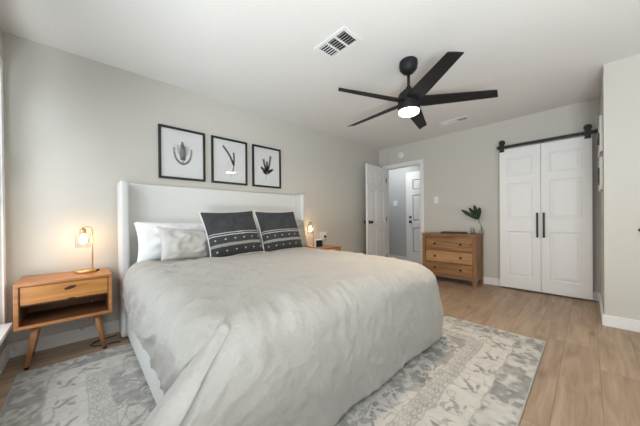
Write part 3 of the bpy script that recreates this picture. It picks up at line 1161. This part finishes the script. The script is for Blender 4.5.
def nightstand(label, loc):
    t = thing('nightstand', label, 'nightstand', loc, (0, 0, 0), 'nightstands')
    w, d, z0, z1, th = 0.506, 0.372, 0.295, 0.605, 0.022
    # local: x -w/2..w/2, y 0 (front) .. d (back)
    bm = bmesh.new()
    bx(bm, -w / 2, w / 2, 0, d, z1 - th, z1, 0.004)
    bx(bm, -w / 2, w / 2, 0, d, z0, z0 + th, 0.004)
    bx(bm, -w / 2, -w / 2 + th, 0, d, z0 + th, z1 - th, 0.003)
    bx(bm, w / 2 - th, w / 2, 0, d, z0 + th, z1 - th, 0.003)
    obj('case', bm, M['ns_wood'], t)
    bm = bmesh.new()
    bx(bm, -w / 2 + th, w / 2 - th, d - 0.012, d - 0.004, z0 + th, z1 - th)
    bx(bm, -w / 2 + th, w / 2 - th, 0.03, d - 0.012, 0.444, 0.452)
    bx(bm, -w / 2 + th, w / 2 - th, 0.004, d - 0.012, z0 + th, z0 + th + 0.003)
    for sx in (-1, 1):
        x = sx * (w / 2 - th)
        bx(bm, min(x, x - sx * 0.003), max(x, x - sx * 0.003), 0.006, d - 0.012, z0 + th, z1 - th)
    obj('inner_lining', bm, M['ns_inner'], t)  # inside faces carry the case's shade in their darker wood
    bm = bmesh.new()
    bx(bm, -w / 2 + th + 0.005, w / 2 - th - 0.005, 0.012, 0.030, 0.457, z1 - th - 0.004, 0.002)
    dr = obj('drawer', bm, M['ns_drawer'], t)
    # dark knot used as finger pull, and the little notch below it
    for (nm, cx, cz, a, b_, tl) in (('finger_pull', 0.016, 0.538, 0.034, 0.0115, 0.25), ('notch', 0.022, 0.4595, 0.022, 0.005, 0.0)):
        bm = bmesh.new()
        ring0, ring1 = [], []
        for k in range(24):
            q = 2 * pi * k / 24
            u, v = a * cos(q), b_ * sin(q)
            x, z = cx + u * cos(tl) - v * sin(tl), cz + u * sin(tl) + v * cos(tl)
            ring0.append(bm.verts.new((x, 0.0122, z)))
            ring1.append(bm.verts.new((cx + (x - cx) * 0.8, 0.0095, cz + (z - cz) * 0.8)))
        for k in range(24):
            bm.faces.new((ring0[k], ring0[(k + 1) % 24], ring1[(k + 1) % 24], ring1[k]))
        bm.faces.new(ring1)
        obj(nm, bm, M['knot'], dr)
    for sx, sy in ((-1, 0), (1, 0), (-1, 1), (1, 1)):
        bm = bmesh.new()
        top = Vector((sx * 0.158, 0.070 if sy == 0 else d - 0.07, z0))
        bot = Vector((sx * 0.208, 0.072 if sy == 0 else d - 0.03, 0.004))
        tube(bm, [top, top.lerp(bot, 0.5), bot], [0.021, 0.0175, 0.0125], 16)
        lg = obj('leg', bm, M['ns_leg'], t)
        bm = bmesh.new()
        tube(bm, [bot + Vector((0, 0, -0.0035)), bot + (top - bot) * 0.04], [0.0128, 0.0132], 14)
        obj('foot_cap', bm, M['knob_dark'], lg)
    return t


ns_l = nightstand('honey wood nightstand left of the bed, drawer over open shelf', (-0.075, 2.600, 0.0))
dup(ns_l, (2.640, 2.600, 0.0), 'wood nightstand mostly hidden behind the right side of the bed')


# ------------------------------------------------------------------ table lamps
def table_lamp(label, loc, rot):
    t = thing('table_lamp', label, 'lamp', loc, (0, 0, rot), 'brass table lamps')
    bm = bmesh.new()
    lathe(bm, [(0, 0), (0.066, 0), (0.068, 0.003), (0.068, 0.019), (0.066, 0.022), (0, 0.022)], 40)
    obj('base', bm, M['brass'], t)
    # post: rises from the right rear of the base, hooks over to the socket
    LH = 0.022
    pts = [(0.040, 0, 0.020), (0.040, 0, 0.20), (0.040, 0, 0.340)]
    for k in range(1, 9):
        a = pi * k / 8 * 0.5
        pts.append((0.040 - 0.028 * (1 - cos(a)), 0, 0.340 + 0.028 * sin(a)))
    pts += [(0.0, 0, 0.370), (-0.012, 0, 0.368), (-0.016, 0, 0.360)]
    obj('post', tube(bmesh.new(), pts, 0.0048, 10), M['brass'], t)
    bm = bmesh.new()
    lathe(bm, [(0, 0.345), (0.006, 0.345), (0.007, 0.335), (0.020, 0.331), (0.021, 0.296), (0.0185, 0.290), (0.0, 0.290)], 24, (-0.016, 0, LH))
    sk = obj('socket', bm, M['brass'], t)
    bm = bmesh.new()
    lathe(bm, [(0.020, 0.300), (0.046, 0.297), (0.049, 0.290), (0.049, 0.180), (0.0475, 0.180), (0.0475, 0.289), (0.045, 0.2945), (0.020, 0.2975)], 40, (-0.016, 0, LH))
    obj('glass_shade', bm, M['clear'], t)
    bm = bmesh.new()
    lathe(bm, [(0, 0.212), (0.012, 0.214), (0.021, 0.222), (0.0245, 0.236), (0.021, 0.252), (0.013, 0.270), (0.011, 0.290), (0, 0.290)], 24, (-0.016, 0, LH))
    obj('bulb', bm, M['bulb_left'], t)
    bm = bmesh.new()
    n0 = 0
    lathe(bm, [(0, 0), (0.007, 0), (0.007, 0.016), (0, 0.016)], 12)
    for v in bm.verts:
        p = v.co.copy()
        v.co = Vector((0.067 + p.z, -0.010 + p.x, 0.012 + p.y))
    obj('switch_knob', bm, M['knob_dark'], t)
    return t


lamp_l = table_lamp('lit brass lamp with clear glass shade on the left nightstand', (0.030, 2.815, 0.6055), radians(-8))
dup(lamp_l, (2.490, 2.830, 0.6055), 'lit brass lamp beside the clock on the right nightstand', (0, 0, radians(-8)))

# soft warm light of the two bulbs
for nm, lc, pw in (('left_bulb_light', (0.014, 2.817, 0.86), 1.5), ('right_bulb_light', (2.474, 2.832, 0.86), 1.5)):
    l = bpy.data.lights.new(nm, 'POINT')
    l.energy = pw
    l.color = (1.0, 0.55, 0.25)
    l.shadow_soft_size = 0.03
    o = bpy.data.objects.new(nm, l)
    o.location = lc
    C.objects.link(o)

# clock on the right nightstand
ck = thing('alarm_clock', 'small white alarm clock with dark face on the right nightstand', 'clock', (2.525, 2.690, 0.6055), (0, 0, radians(-8)))
obj('body', box(-0.068, 0.068, 0, 0.055, 0.0, 0.120, 0.012, 3), M['plastic_white'], ck, smooth=False)
obj('face', box(-0.058, 0.058, -0.003, 0.002, 0.012, 0.108, 0.003), M['screen'], ck)

# outlets / switches
def plate(name, label, cat, loc, rotz, w, h, build=None):
    t = thing(name, label, cat, loc, (0, 0, rotz))
    obj('plate', box(-w / 2, w / 2, -0.006, 0, -h / 2, h / 2, 0.002), M['plastic_white'], t)
    return t


ot = plate('wall_outlet', 'double white wall outlet with black plug above the right nightstand', 'outlet', (2.885, B - 0.0005, 0.755), 0, 0.150, 0.115)
for sx in (-0.036, 0.036):
    bm = bmesh.new()
    bx(bm, sx - 0.017, sx + 0.017, -0.009, -0.005, -0.034, 0.034, 0.002)
    obj('socket', bm, M['plastic_white'], ot)
pl = thing('power_plug', 'black plug in the outlet above the right nightstand', 'plug', (2.915, B - 0.010, 0.735))
obj('plug_body', box(-0.016, 0.016, -0.030, 0.0, -0.018, 0.018, 0.004), M['plastic_black'], pl)
obj('cable', tube(bmesh.new(), [(0, -0.026, -0.016), (-0.01, -0.03, -0.05), (-0.04, -0.03, -0.10), (-0.06, -0.04, -0.127)], 0.003, 8), M['cord'], pl)

sw = plate('light_switch', 'white light switch on the far wall above the dresser', 'switch', (FX - 0.0005, 1.833, 1.337), -pi / 2, 0.075, 0.120)
obj('rocker', box(-0.017, 0.017, -0.010, -0.005, -0.033, 0.033, 0.002), M['plastic_white'], sw)
sw2 = plate('light_switch', 'white light switch on the grey hallway wall', 'switch', (HX - 0.0005, 3.245, 1.385), -pi / 2, 0.115, 0.120)
for sx in (-0.025, 0.025):
    bm = bmesh.new()
    bx(bm, sx - 0.016, sx + 0.016, -0.010, -0.005, -0.033, 0.033, 0.002)
    obj('rocker', bm, M['plastic_white'], sw2)
sd = thing('smoke_detector', 'round white smoke detector on the wall above the doorway', 'smoke detector', (FX - 0.0005, 2.492, 2.245), (0, radians(-90), 0))
bm = bmesh.new()
lathe(bm, [(0, 0), (0.062, 0), (0.062, 0.012), (0.055, 0.026), (0.040, 0.030), (0, 0.030)], 36)
obj('housing', bm, M['plastic_white'], sd)
bm = bmesh.new()
lathe(bm, [(0.020, 0.030), (0.024, 0.032), (0.024, 0.033), (0.0, 0.034)], 24)
obj('grille', bm, M['vent'], sd)

# ------------------------------------------------------------------ dresser
DX, DYC = 4.165, 1.517
dw, dd_, dh = 0.798, 0.355, 0.772
# local: x across (world y), front at y=0 facing -x world.  Build in world axes: x depth, y width
dr = thing('dresser', 'rustic oak three-drawer dresser against the far wall', 'dresser', (DX, DYC, 0))
y0, y1 = -dw / 2, dw / 2
bm = bmesh.new()
bx(bm, -0.006, dd_, y0 - 0.004, y1 + 0.004, dh - 0.028, dh, 0.004)
obj('top', bm, M['dr_wood'], dr)
for ya, yb in ((y0 + 0.006, y0 + 0.022), (y1 - 0.022, y1 - 0.006)):
    obj('side_panel', box(0.04, dd_ - 0.04, ya, yb, 0.10, dh - 0.028), M['dr_post'], dr)
bm = bmesh.new()
bx(bm, dd_ - 0.02, dd_ - 0.008, y0 + 0.03, y1 - 0.03, 0.10, dh - 0.028)
obj('back_panel', bm, M['dr_wood'], dr)
ps = 0.052
for xa in (0, dd_ - ps):
    for ya in (y0, y1 - ps):
        bm = bmesh.new()
        bx(bm, xa, xa + ps, ya, ya + ps, 0, dh - 0.028, 0.003)
        obj('corner_post', bm, M['dr_post'], dr)
bm = bmesh.new()
zr = [(0.098, 0.136), (0.308, 0.320), (0.496, 0.508), (dh - 0.060, dh - 0.028)]
for a, b_ in zr:
    bx(bm, 0.010, 0.05, y0 + ps, y1 - ps, a, b_, 0.002)
for ya in (y0 + 0.004, y1 - 0.03):
    bx(bm, ps, dd_ - ps, ya, ya + 0.026, 0.098, 0.136, 0.002)
obj('rails', bm, M['dr_wood'], dr)
for (za, zb, mt) in ((0.140, 0.304, 'dr_wood'), (0.324, 0.492, 'dr_pale'), (0.512, dh - 0.064, 'dr_wood')):
    bm = bmesh.new()
    bx(bm, 0.006, 0.026, y0 + ps + 0.004, y1 - ps - 0.004, za, zb, 0.003)
    bx(bm, 0.026, dd_ - 0.03, y0 + ps + 0.01, y1 - ps - 0.01, za + 0.005, zb - 0.03)
    d_ = obj('drawer', bm, M[mt], dr)
    if mt == 'dr_pale':
        d_['label'] = 'paler middle drawer'
    for yk in (-0.19, 0.19):
        bm = bmesh.new()
        lathe(bm, [(0, 0), (0.008, 0), (0.007, 0.010), (0.016, 0.016), (0.017, 0.022), (0.012, 0.027), (0, 0.028)], 18)
        zc = (za + zb) / 2 + 0.005
        for v in bm.verts:
            p = v.co.copy()
            v.co = Vector((0.006 - p.z, yk + p.x, zc + p.y))
        obj('knob', bm, M['knob_dark'], d_)

# tray, candle and palm vase on the dresser
tr = thing('tray', 'dark brown wooden tray lying flat on the dresser top', 'tray', (4.325, 1.475, dh + 0.0005), (0, 0, radians(3)))
bm = bmesh.new()
bx(bm, -0.085, 0.085, -0.175, 0.175, 0.0, 0.010, 0.003)
obj('tray_base', bm, M['tray'], tr)
bm = bmesh.new()
for a in ((-0.085, -0.073, -0.175, 0.175), (0.073, 0.085, -0.175, 0.175), (-0.073, 0.073, -0.175, -0.163), (-0.073, 0.073, 0.163, 0.175)):
    bx(bm, a[0], a[1], a[2], a[3], 0.010, 0.026, 0.002)
obj('tray_rim', bm, M['tray'], tr)
cd = thing('candle_jar', 'small glass candle jar between the tray and the palm vase', 'candle', (4.36, 1.222, dh + 0.0005))
bm = bmesh.new()
lathe(bm, [(0, 0), (0.028, 0), (0.030, 0.004), (0.030, 0.105), (0.0285, 0.105), (0.0285, 0.006), (0, 0.005)], 28)
obj('jar', bm, M['clear'], cd)
bm = bmesh.new()
lathe(bm, [(0, 0.0065), (0.027, 0.0065), (0.027, 0.075), (0, 0.075)], 24)
obj('wax', bm, M['candle'], cd)
pv = thing('palm_vase', 'clear glass bud vase holding dark green palm leaves', 'vase with leaves', (4.42, 1.112, dh + 0.0005))
bm = bmesh.new()
lathe(bm, [(0, 0), (0.030, 0), (0.036, 0.010), (0.038, 0.04), (0.028, 0.075), (0.016, 0.095), (0.017, 0.115), (0.0155, 0.115), (0.0145, 0.095), (0.0265, 0.074), (0.0365, 0.04), (0.034, 0.012), (0, 0.006)], 28)
obj('glass_vase', bm, M['clear'], pv)


def palm_frond(bm, base, tip, side, n=24, wmax=0.034):
    base, tip = Vector(base), Vector(tip)
    ax = (tip - base)
    ln = ax.length
    ax.normalize()
    s = Vector(side) - ax * Vector(side).dot(ax)
    s.normalize()
    nm = ax.cross(s)
    tube(bm, [base, base.lerp(tip, 0.5), tip], [0.003, 0.002, 0.001], 6)
    for i in range(n):
        t = 0.06 + 0.92 * i / (n - 1)
        w = wmax * (sin(pi * min(1, 0.18 + t * 0.80))) * 1.25
        for sg in (-1, 1):
            p0 = base.lerp(tip, t)
            d = (s * sg * 0.55 + ax * 1.0).normalized()
            p1 = p0 + d * w * 1.5 + nm * 0.004
            hw = ax.cross(nm) * 0
            q = d.cross(nm).normalized() * (ln / n * 0.8)
            pm = p0.lerp(p1, 0.5) + nm * 0.006
            th = nm * 0.0008
            vs = [[bm.verts.new(c + th * e) for e in (-1, 1)] for c in (p0, pm + q, p1, pm - q)]
            bm.faces.new([v[1] for v in vs])
            bm.faces.new([v[0] for v in vs][::-1])
            for k in range(4):
                bm.faces.new((vs[k][0], vs[(k + 1) % 4][0], vs[(k + 1) % 4][1], vs[k][1]))


fk = Vector((-0.02, 0.035, 0.215))
obj('stem', tube(bmesh.new(), [(0.0, -0.006, 0.012), (-0.004, 0.004, 0.11), fk], 0.0035, 8), M['stem'], pv)
for tip, sd_ in (((-0.05, 0.265, 0.375), (0.3, 0.3, -1)), ((-0.04, 0.085, 0.440), (0.3, 1, 0)), ((-0.03, 0.015, 0.400), (0.3, 1, 0)), ((-0.06, 0.150, 0.400), (0.3, 1, -0.4))):
    bm = bmesh.new()
    palm_frond(bm, fk, tip, sd_, 24, 0.034)
    obj('leaf', bm, M['leaf'], pv)


# ------------------------------------------------------------------ pictures over the bed
def plan_leaf(bm, cx, cz, l, w, a, y, mi):
    pts = []
    n = 10
    for k in range(n):
        q = 2 * pi * k / n
        u, v = l * cos(q), w * sin(q) * (1 - 0.35 * cos(q))
        pts.append((cx + u * cos(a) - v * sin(a), cz + u * sin(a) + v * cos(a)))
    f0 = [bm.verts.new((p[0], y, p[1])) for p in pts]
    f = bm.faces.new(f0)
    f.material_index = mi


def stroke(bm, pts, w, y, mi):
    for (a, b_) in zip(pts, pts[1:]):
        a, b_ = Vector((a[0], a[1])), Vector((b_[0], b_[1]))
        d = (b_ - a).normalized()
        n = Vector((-d.y, d.x)) * w / 2
        f = bm.faces.new([bm.verts.new((p.x, y, p.y)) for p in (a + n, b_ + n, b_ - n, a - n)])
        f.material_index = mi


def curve(p0, p1, p2, n=12):
    return [((1 - t) ** 2 * p0[0] + 2 * t * (1 - t) * p1[0] + t * t * p2[0], (1 - t) ** 2 * p0[1] + 2 * t * (1 - t) * p1[1] + t * t * p2[1]) for t in [i / n for i in range(n + 1)]]


def sprig(bm, pts, y, l, w, spread, start=0.2, mi=1, step=1):
    stroke(bm, pts, 0.0035, y, mi)
    N = len(pts)
    for i in range(int(N * start), N, step):
        a = pts[max(0, i - 1)]
        b_ = pts[min(N - 1, i + 1)]
        an = math.atan2(b_[1] - a[1], b_[0] - a[0])
        for sg in (-1, 1):
            aa = an + sg * spread
            plan_leaf(bm, pts[i][0] + cos(aa) * l * 0.8, pts[i][1] + sin(aa) * l * 0.8, l, w, aa, y, mi)


def picture(label, x0, x1, z0, z1, kind):
    cx, cz = (x0 + x1) / 2, (z0 + z1) / 2
    w, h = x1 - x0, z1 - z0
    t = thing('framed_print', label, 'picture', (cx, B - 0.001, cz), (0, 0, 0), 'botanical prints above the headboard')
    fwid, dep = 0.022, 0.026
    bm = bmesh.new()
    bx(bm, -w / 2, w / 2, -dep, 0, h / 2 - fwid, h / 2, 0.002)
    bx(bm, -w / 2, w / 2, -dep, 0, -h / 2, -h / 2 + fwid, 0.002)
    bx(bm, -w / 2, -w / 2 + fwid, -dep, 0, -h / 2 + fwid, h / 2 - fwid, 0.002)
    bx(bm, w / 2 - fwid, w / 2, -dep, 0, -h / 2 + fwid, h / 2 - fwid, 0.002)
    obj('frame', bm, M['black_frame'], t)
    bm = bmesh.new()
    bx(bm, -w / 2 + fwid, w / 2 - fwid, -0.010, -0.004, -h / 2 + fwid, h / 2 - fwid)
    y = -0.0106
    if kind == 0:
        for sx in (-1, 1):
            sprig(bm, curve((0.0, -0.105), (sx * 0.085, -0.085), (sx * 0.085, 0.055), 16), y, 0.0085, 0.0045, 1.1, 0.0, 1)
            sprig(bm, curve((0.0, -0.095), (sx * 0.035, -0.02), (sx * 0.015, 0.09), 14), y, 0.010, 0.0045, 0.9, 0.2, 1)
            sprig(bm, curve((sx * 0.01, -0.06), (sx * 0.05, 0.0), (sx * 0.045, 0.08), 12), y, 0.009, 0.004, 0.9, 0.5, 2)
        sprig(bm, curve((0.0, -0.10), (0.006, 0.0), (-0.004, 0.12), 16), y, 0.011, 0.005, 0.8, 0.2, 1)
        for i in range(26):
            plan_leaf(bm, random.uniform(-.095, .095), random.uniform(.04, .13), .005, .004, random.uniform(0, 6), y, 2)
    elif kind == 1:
        m_ = curve((0.005, -0.185), (0.065, -0.03), (0.045, 0.0), 8)
        stroke(bm, m_, 0.003, y, 1)
        sprig(bm, curve((0.045, -0.06), (0.03, 0.05), (-0.075, 0.165), 18), y, 0.014, 0.006, 0.5, 0.15, 1)
        sprig(bm, curve((0.045, -0.06), (0.055, 0.03), (0.048, 0.10), 14), y, 0.013, 0.0055, 0.45, 0.1, 1)
        sprig(bm, curve((0.045, -0.05), (0.05, -0.06), (0.03, -0.12), 8), y, 0.008, 0.004, 0.6, 0.3, 2)
    else:
        stroke(bm, curve((-0.03, -0.17), (-0.01, -0.12), (0.0, -0.07), 8), 0.004, y, 1)
        for (tx, tz, cxx) in ((-0.05, 0.085, -0.05), (0.055, 0.14, 0.06), (-0.075, -0.02, -0.05), (0.0, 0.06, 0.0), (0.075, -0.03, 0.04), (-0.04, -0.07, -0.03)):
            sprig(bm, curve((0.0, -0.10), (cxx * 0.6, (tz - 0.1) / 2), (tx, tz), 14), y, 0.017, 0.0065, 0.55, 0.2, 1)
    obj('print', bm, [M['paper'], M['ink'], M['ink_pale']], t)
    obj('glass', box(-w / 2 + fwid, w / 2 - fwid, -0.0170, -0.0150, -h / 2 + fwid, h / 2 - fwid), M['picture_glass'], t)
    return t


PZ0, PZ1 = 1.455, 1.998
picture('black-framed botanical print with a round bowl-shaped sprig, leftmost over the bed', 0.578, 1.031, PZ0, PZ1, 0)
picture('black-framed botanical print with two tall stems, between the other two', 1.102, 1.545, PZ0, PZ1, 1)
picture('black-framed botanical print with a bushy leaf sprig, nearest the door', 1.620, 2.056, PZ0, PZ1, 2)

# white-framed pictures seen edge-on on the return wall at right
for (xa, xb, za, zb, lab, kind) in ((3.70, 4.16, 1.660, 2.010, 'upper white-framed picture seen edge-on beside the sliding doors', 0),
                                    (3.74, 4.12, 1.290, 1.610, 'lower white-framed picture with a dark print beside the sliding doors', 1)):
    t = thing('white_frame', lab, 'picture', ((xa + xb) / 2, JY + 0.001, (za + zb) / 2), (0, 0, pi), 'white frames on the return wall')
    w, h = xb - xa, zb - za
    bm = bmesh.new()
    f_ = 0.03
    bx(bm, -w / 2, w / 2, -0.022, 0, h / 2 - f_, h / 2, 0.002)
    bx(bm, -w / 2, w / 2, -0.022, 0, -h / 2, -h / 2 + f_, 0.002)
    bx(bm, -w / 2, -w / 2 + f_, -0.022, 0, -h / 2 + f_, h / 2 - f_, 0.002)
    bx(bm, w / 2 - f_, w / 2, -0.022, 0, -h / 2 + f_, h / 2 - f_, 0.002)
    obj('frame', bm, M['trim'], t)
    bm = bmesh.new()
    bx(bm, -w / 2 + f_, w / 2 - f_, -0.014, -0.004, -h / 2 + f_, h / 2 - f_)
    if kind == 0:
        bx(bm, -w / 2 + f_, w / 2 - f_, -0.032, -0.0135, -0.030, 0.012, mi=1)
    else:
        bx(bm, -w / 2 + f_, w / 2 - f_, -0.032, -0.0135, -0.09, 0.06, mi=1)
    obj('print', bm, [M['paper'], M['black_frame']], t)

# ------------------------------------------------------------------ ceiling vents


def vent(label, x0, x1, y0, y1, cells, nsl, pale):
    cx, cy = (x0 + x1) / 2, (y0 + y1) / 2
    t = thing('ceiling_vent', label, 'vent', (cx, cy, H - 0.0005), (0, 0, 0), 'ceiling vents')
    w, l = x1 - x0, y1 - y0
    f = 0.030
    bm = bmesh.new()
    bx(bm, -w / 2, w / 2, -l / 2, -l / 2 + f, -0.010, 0, 0.003)
    bx(bm, -w / 2, w / 2, l / 2 - f, l / 2, -0.010, 0, 0.003)
    bx(bm, -w / 2, -w / 2 + f, -l / 2 + f, l / 2 - f, -0.010, 0, 0.003)
    bx(bm, w / 2 - f, w / 2, -l / 2 + f, l / 2 - f, -0.010, 0, 0.003)
    cl = (l - 2 * f) / cells
    for k in range(1, cells):
        y = -l / 2 + f + k * cl
        bx(bm, -w / 2 + f, w / 2 - f, y - 0.007, y + 0.007, -0.010, 0)
    obj('frame', bm, M['vent'], t)
    obj('duct', box(-w / 2 + f, w / 2 - f, -l / 2 + f, l / 2 - f, -0.0015, -0.0005), M['dark_gap'], t)
    for k in range(cells):
        ya, yb = -l / 2 + f + k * cl + 0.007, -l / 2 + f + (k + 1) * cl - 0.007
        bm = bmesh.new()
        for q in range(nsl):
            x = -w / 2 + f + (q + 0.5) * (w - 2 * f) / nsl
            dp = 0.0075 if k in pale else 0.0018
            bx(bm, x - 0.0010, x + 0.0010, ya, yb, -0.0090, -0.0090 + dp)
        obj('louvres', bm, M['vent'], t)
    return t


vent('larger white ceiling vent left of the fan', 1.420, 1.635, 1.225, 1.560, 3, 6, (2,))
vent('smaller white ceiling vent right of the fan near the far wall', 3.905, 4.075, 1.150, 1.555, 3, 6, (1, 2))

# ------------------------------------------------------------------ ceiling fan
fan = thing('ceiling_fan', 'matt black five-blade ceiling fan with a lit round lamp', 'ceiling fan', (2.158, 1.108, H))
bm = bmesh.new()
lathe(bm, [(0, -0.0005), (0.066, -0.0005), (0.078, -0.012), (0.080, -0.040), (0.074, -0.078), (0.050, -0.108), (0.020, -0.118), (0, -0.118)], 40)
obj('canopy', bm, M['fan_black'], fan)
bm = bmesh.new()
tube(bm, [(0, 0, -0.110), (0, 0, -0.262)], 0.013, 16)
lathe(bm, [(0.013, -0.235), (0.024, -0.240), (0.026, -0.262), (0.013, -0.264)], 24)
obj('downrod', bm, M['fan_black'], fan)
bm = bmesh.new()
lathe(bm, [(0, -0.255), (0.030, -0.256), (0.040, -0.262), (0.082, -0.300), (0.091, -0.318), (0.093, -0.345), (0.093, -0.440), (0.090, -0.452), (0.0, -0.452)], 48)
obj('motor_housing', bm, M['fan_black'], fan)
bm = bmesh.new()
lathe(bm, [(0.089, -0.450), (0.0905, -0.456), (0.088, -0.472), (0.075, -0.482), (0.04, -0.487), (0, -0.488)], 48)
obj('light_lens', bm, M['fan_light'], fan)
for k in range(5):
    bm = bmesh.new()
    nU = 16
    rows = []
    pit = radians(15)
    for i in range(nU + 1):
        u = i / nU
        rr = 0.070 + 0.645 * u
        wl = 0.070 - 0.026 * u     # leading half width
        wt = 0.068 - 0.028 * u
        if u < 0.1:
            s_ = 0.8 + 0.2 * u / 0.1
            wl *= s_
            wt *= s_
        row = []
        for v, side in ((-wt, -1), (-wt * .3, 0), (wl * .3, 0), (wl, 1)):
            ru = rr + (0.035 * (v + wt) / (wt + wl) - 0.03 if i == nU else 0)
            for dz in (-0.0035, 0.0035):
                cv = 0.004 * (1 - abs(v) / 0.07)
                row.append(bm.verts.new((ru, v * cos(pit) - dz * sin(pit), -v * sin(pit) * 1.0 + dz * cos(pit) + cv - 0.012 * u)))
        rows.append(row)
    for a, b_ in zip(rows, rows[1:]):
        for q in range(3):
            bm.faces.new((a[2 * q], a[2 * q + 2], b_[2 * q + 2], b_[2 * q]))
            bm.faces.new((a[2 * q + 1], b_[2 * q + 1], b_[2 * q + 3], a[2 * q + 3]))
        bm.faces.new((a[0], b_[0], b_[1], a[1]))
        bm.faces.new((a[6], a[7], b_[7], b_[6]))
    for row in (rows[0], rows[-1]):
        for q in range(3):
            bm.faces.new((row[2 * q], row[2 * q + 1], row[2 * q + 3], row[2 * q + 2]))
    obj('blade', bm, M['fan_black'], fan, loc=(0, 0, -0.375), rot=(0, 0, radians(14.5 + 72 * k)))
l = bpy.data.lights.new('fan_light', 'AREA')
l.shape = 'DISK'
l.size = 0.17
l.energy = 12
l.color = (1.0, 0.80, 0.58)
o = bpy.data.objects.new('fan_light', l)
o.location = (2.158, 1.108, H - 0.492)
C.objects.link(o)

# ------------------------------------------------------------------ small things
cpts = [(0.030 + 0.12 * 0, 2.955, 0.30)]
cord = tube(bmesh.new(), [(0.235, 2.71, 0.0045), (0.20, 2.735, 0.0045), (0.14, 2.735, 0.0045), (0.075, 2.755, 0.0045), (0.05, 2.80, 0.0045), (0.07, 2.85, 0.0045), (0.13, 2.88, 0.0045), (0.20, 2.885, 0.0045), (0.225, 2.90, 0.0045)], 0.0042, 8)
tag(obj('extension_cord', cord, M['cord'], smooth=True), 'black power cord looped on the floor under the left nightstand', 'cord')
pc = thing('charging_cable', 'pale cable with plug hanging under the left nightstand', 'cable', (0.045, 2.955, 0.0))
obj('cable', tube(bmesh.new(), [(0.02, 0.010, 0.36), (0.018, 0.0, 0.28), (0.0, -0.005, 0.20), (-0.03, -0.006, 0.165), (-0.045, -0.004, 0.14)], 0.003, 8), M['pale_cord'], pc)
bm = bmesh.new()
bx(bm, -0.056, -0.036, -0.013, 0.0, 0.105, 0.142, 0.003)
bx(bm, -0.052, -0.049, -0.009, -0.006, 0.093, 0.106)
bx(bm, -0.043, -0.040, -0.009, -0.006, 0.093, 0.106)
obj('plug', bm, M['pale_cord'], pc)
kb = thing('door_stopper', 'tiny dark round bumper on the wall at the right edge', 'bumper', (JX, -0.3155, 0.900), (0, radians(-90), 0))  # small dark knob on the wall, purpose unclear
bm = bmesh.new()
lathe(bm, [(0, 0.0005), (0.010, 0.0005), (0.008, 0.010), (0.016, 0.018), (0.016, 0.028), (0, 0.032)], 18)
obj('rubber_tip', bm, M['black'], kb)
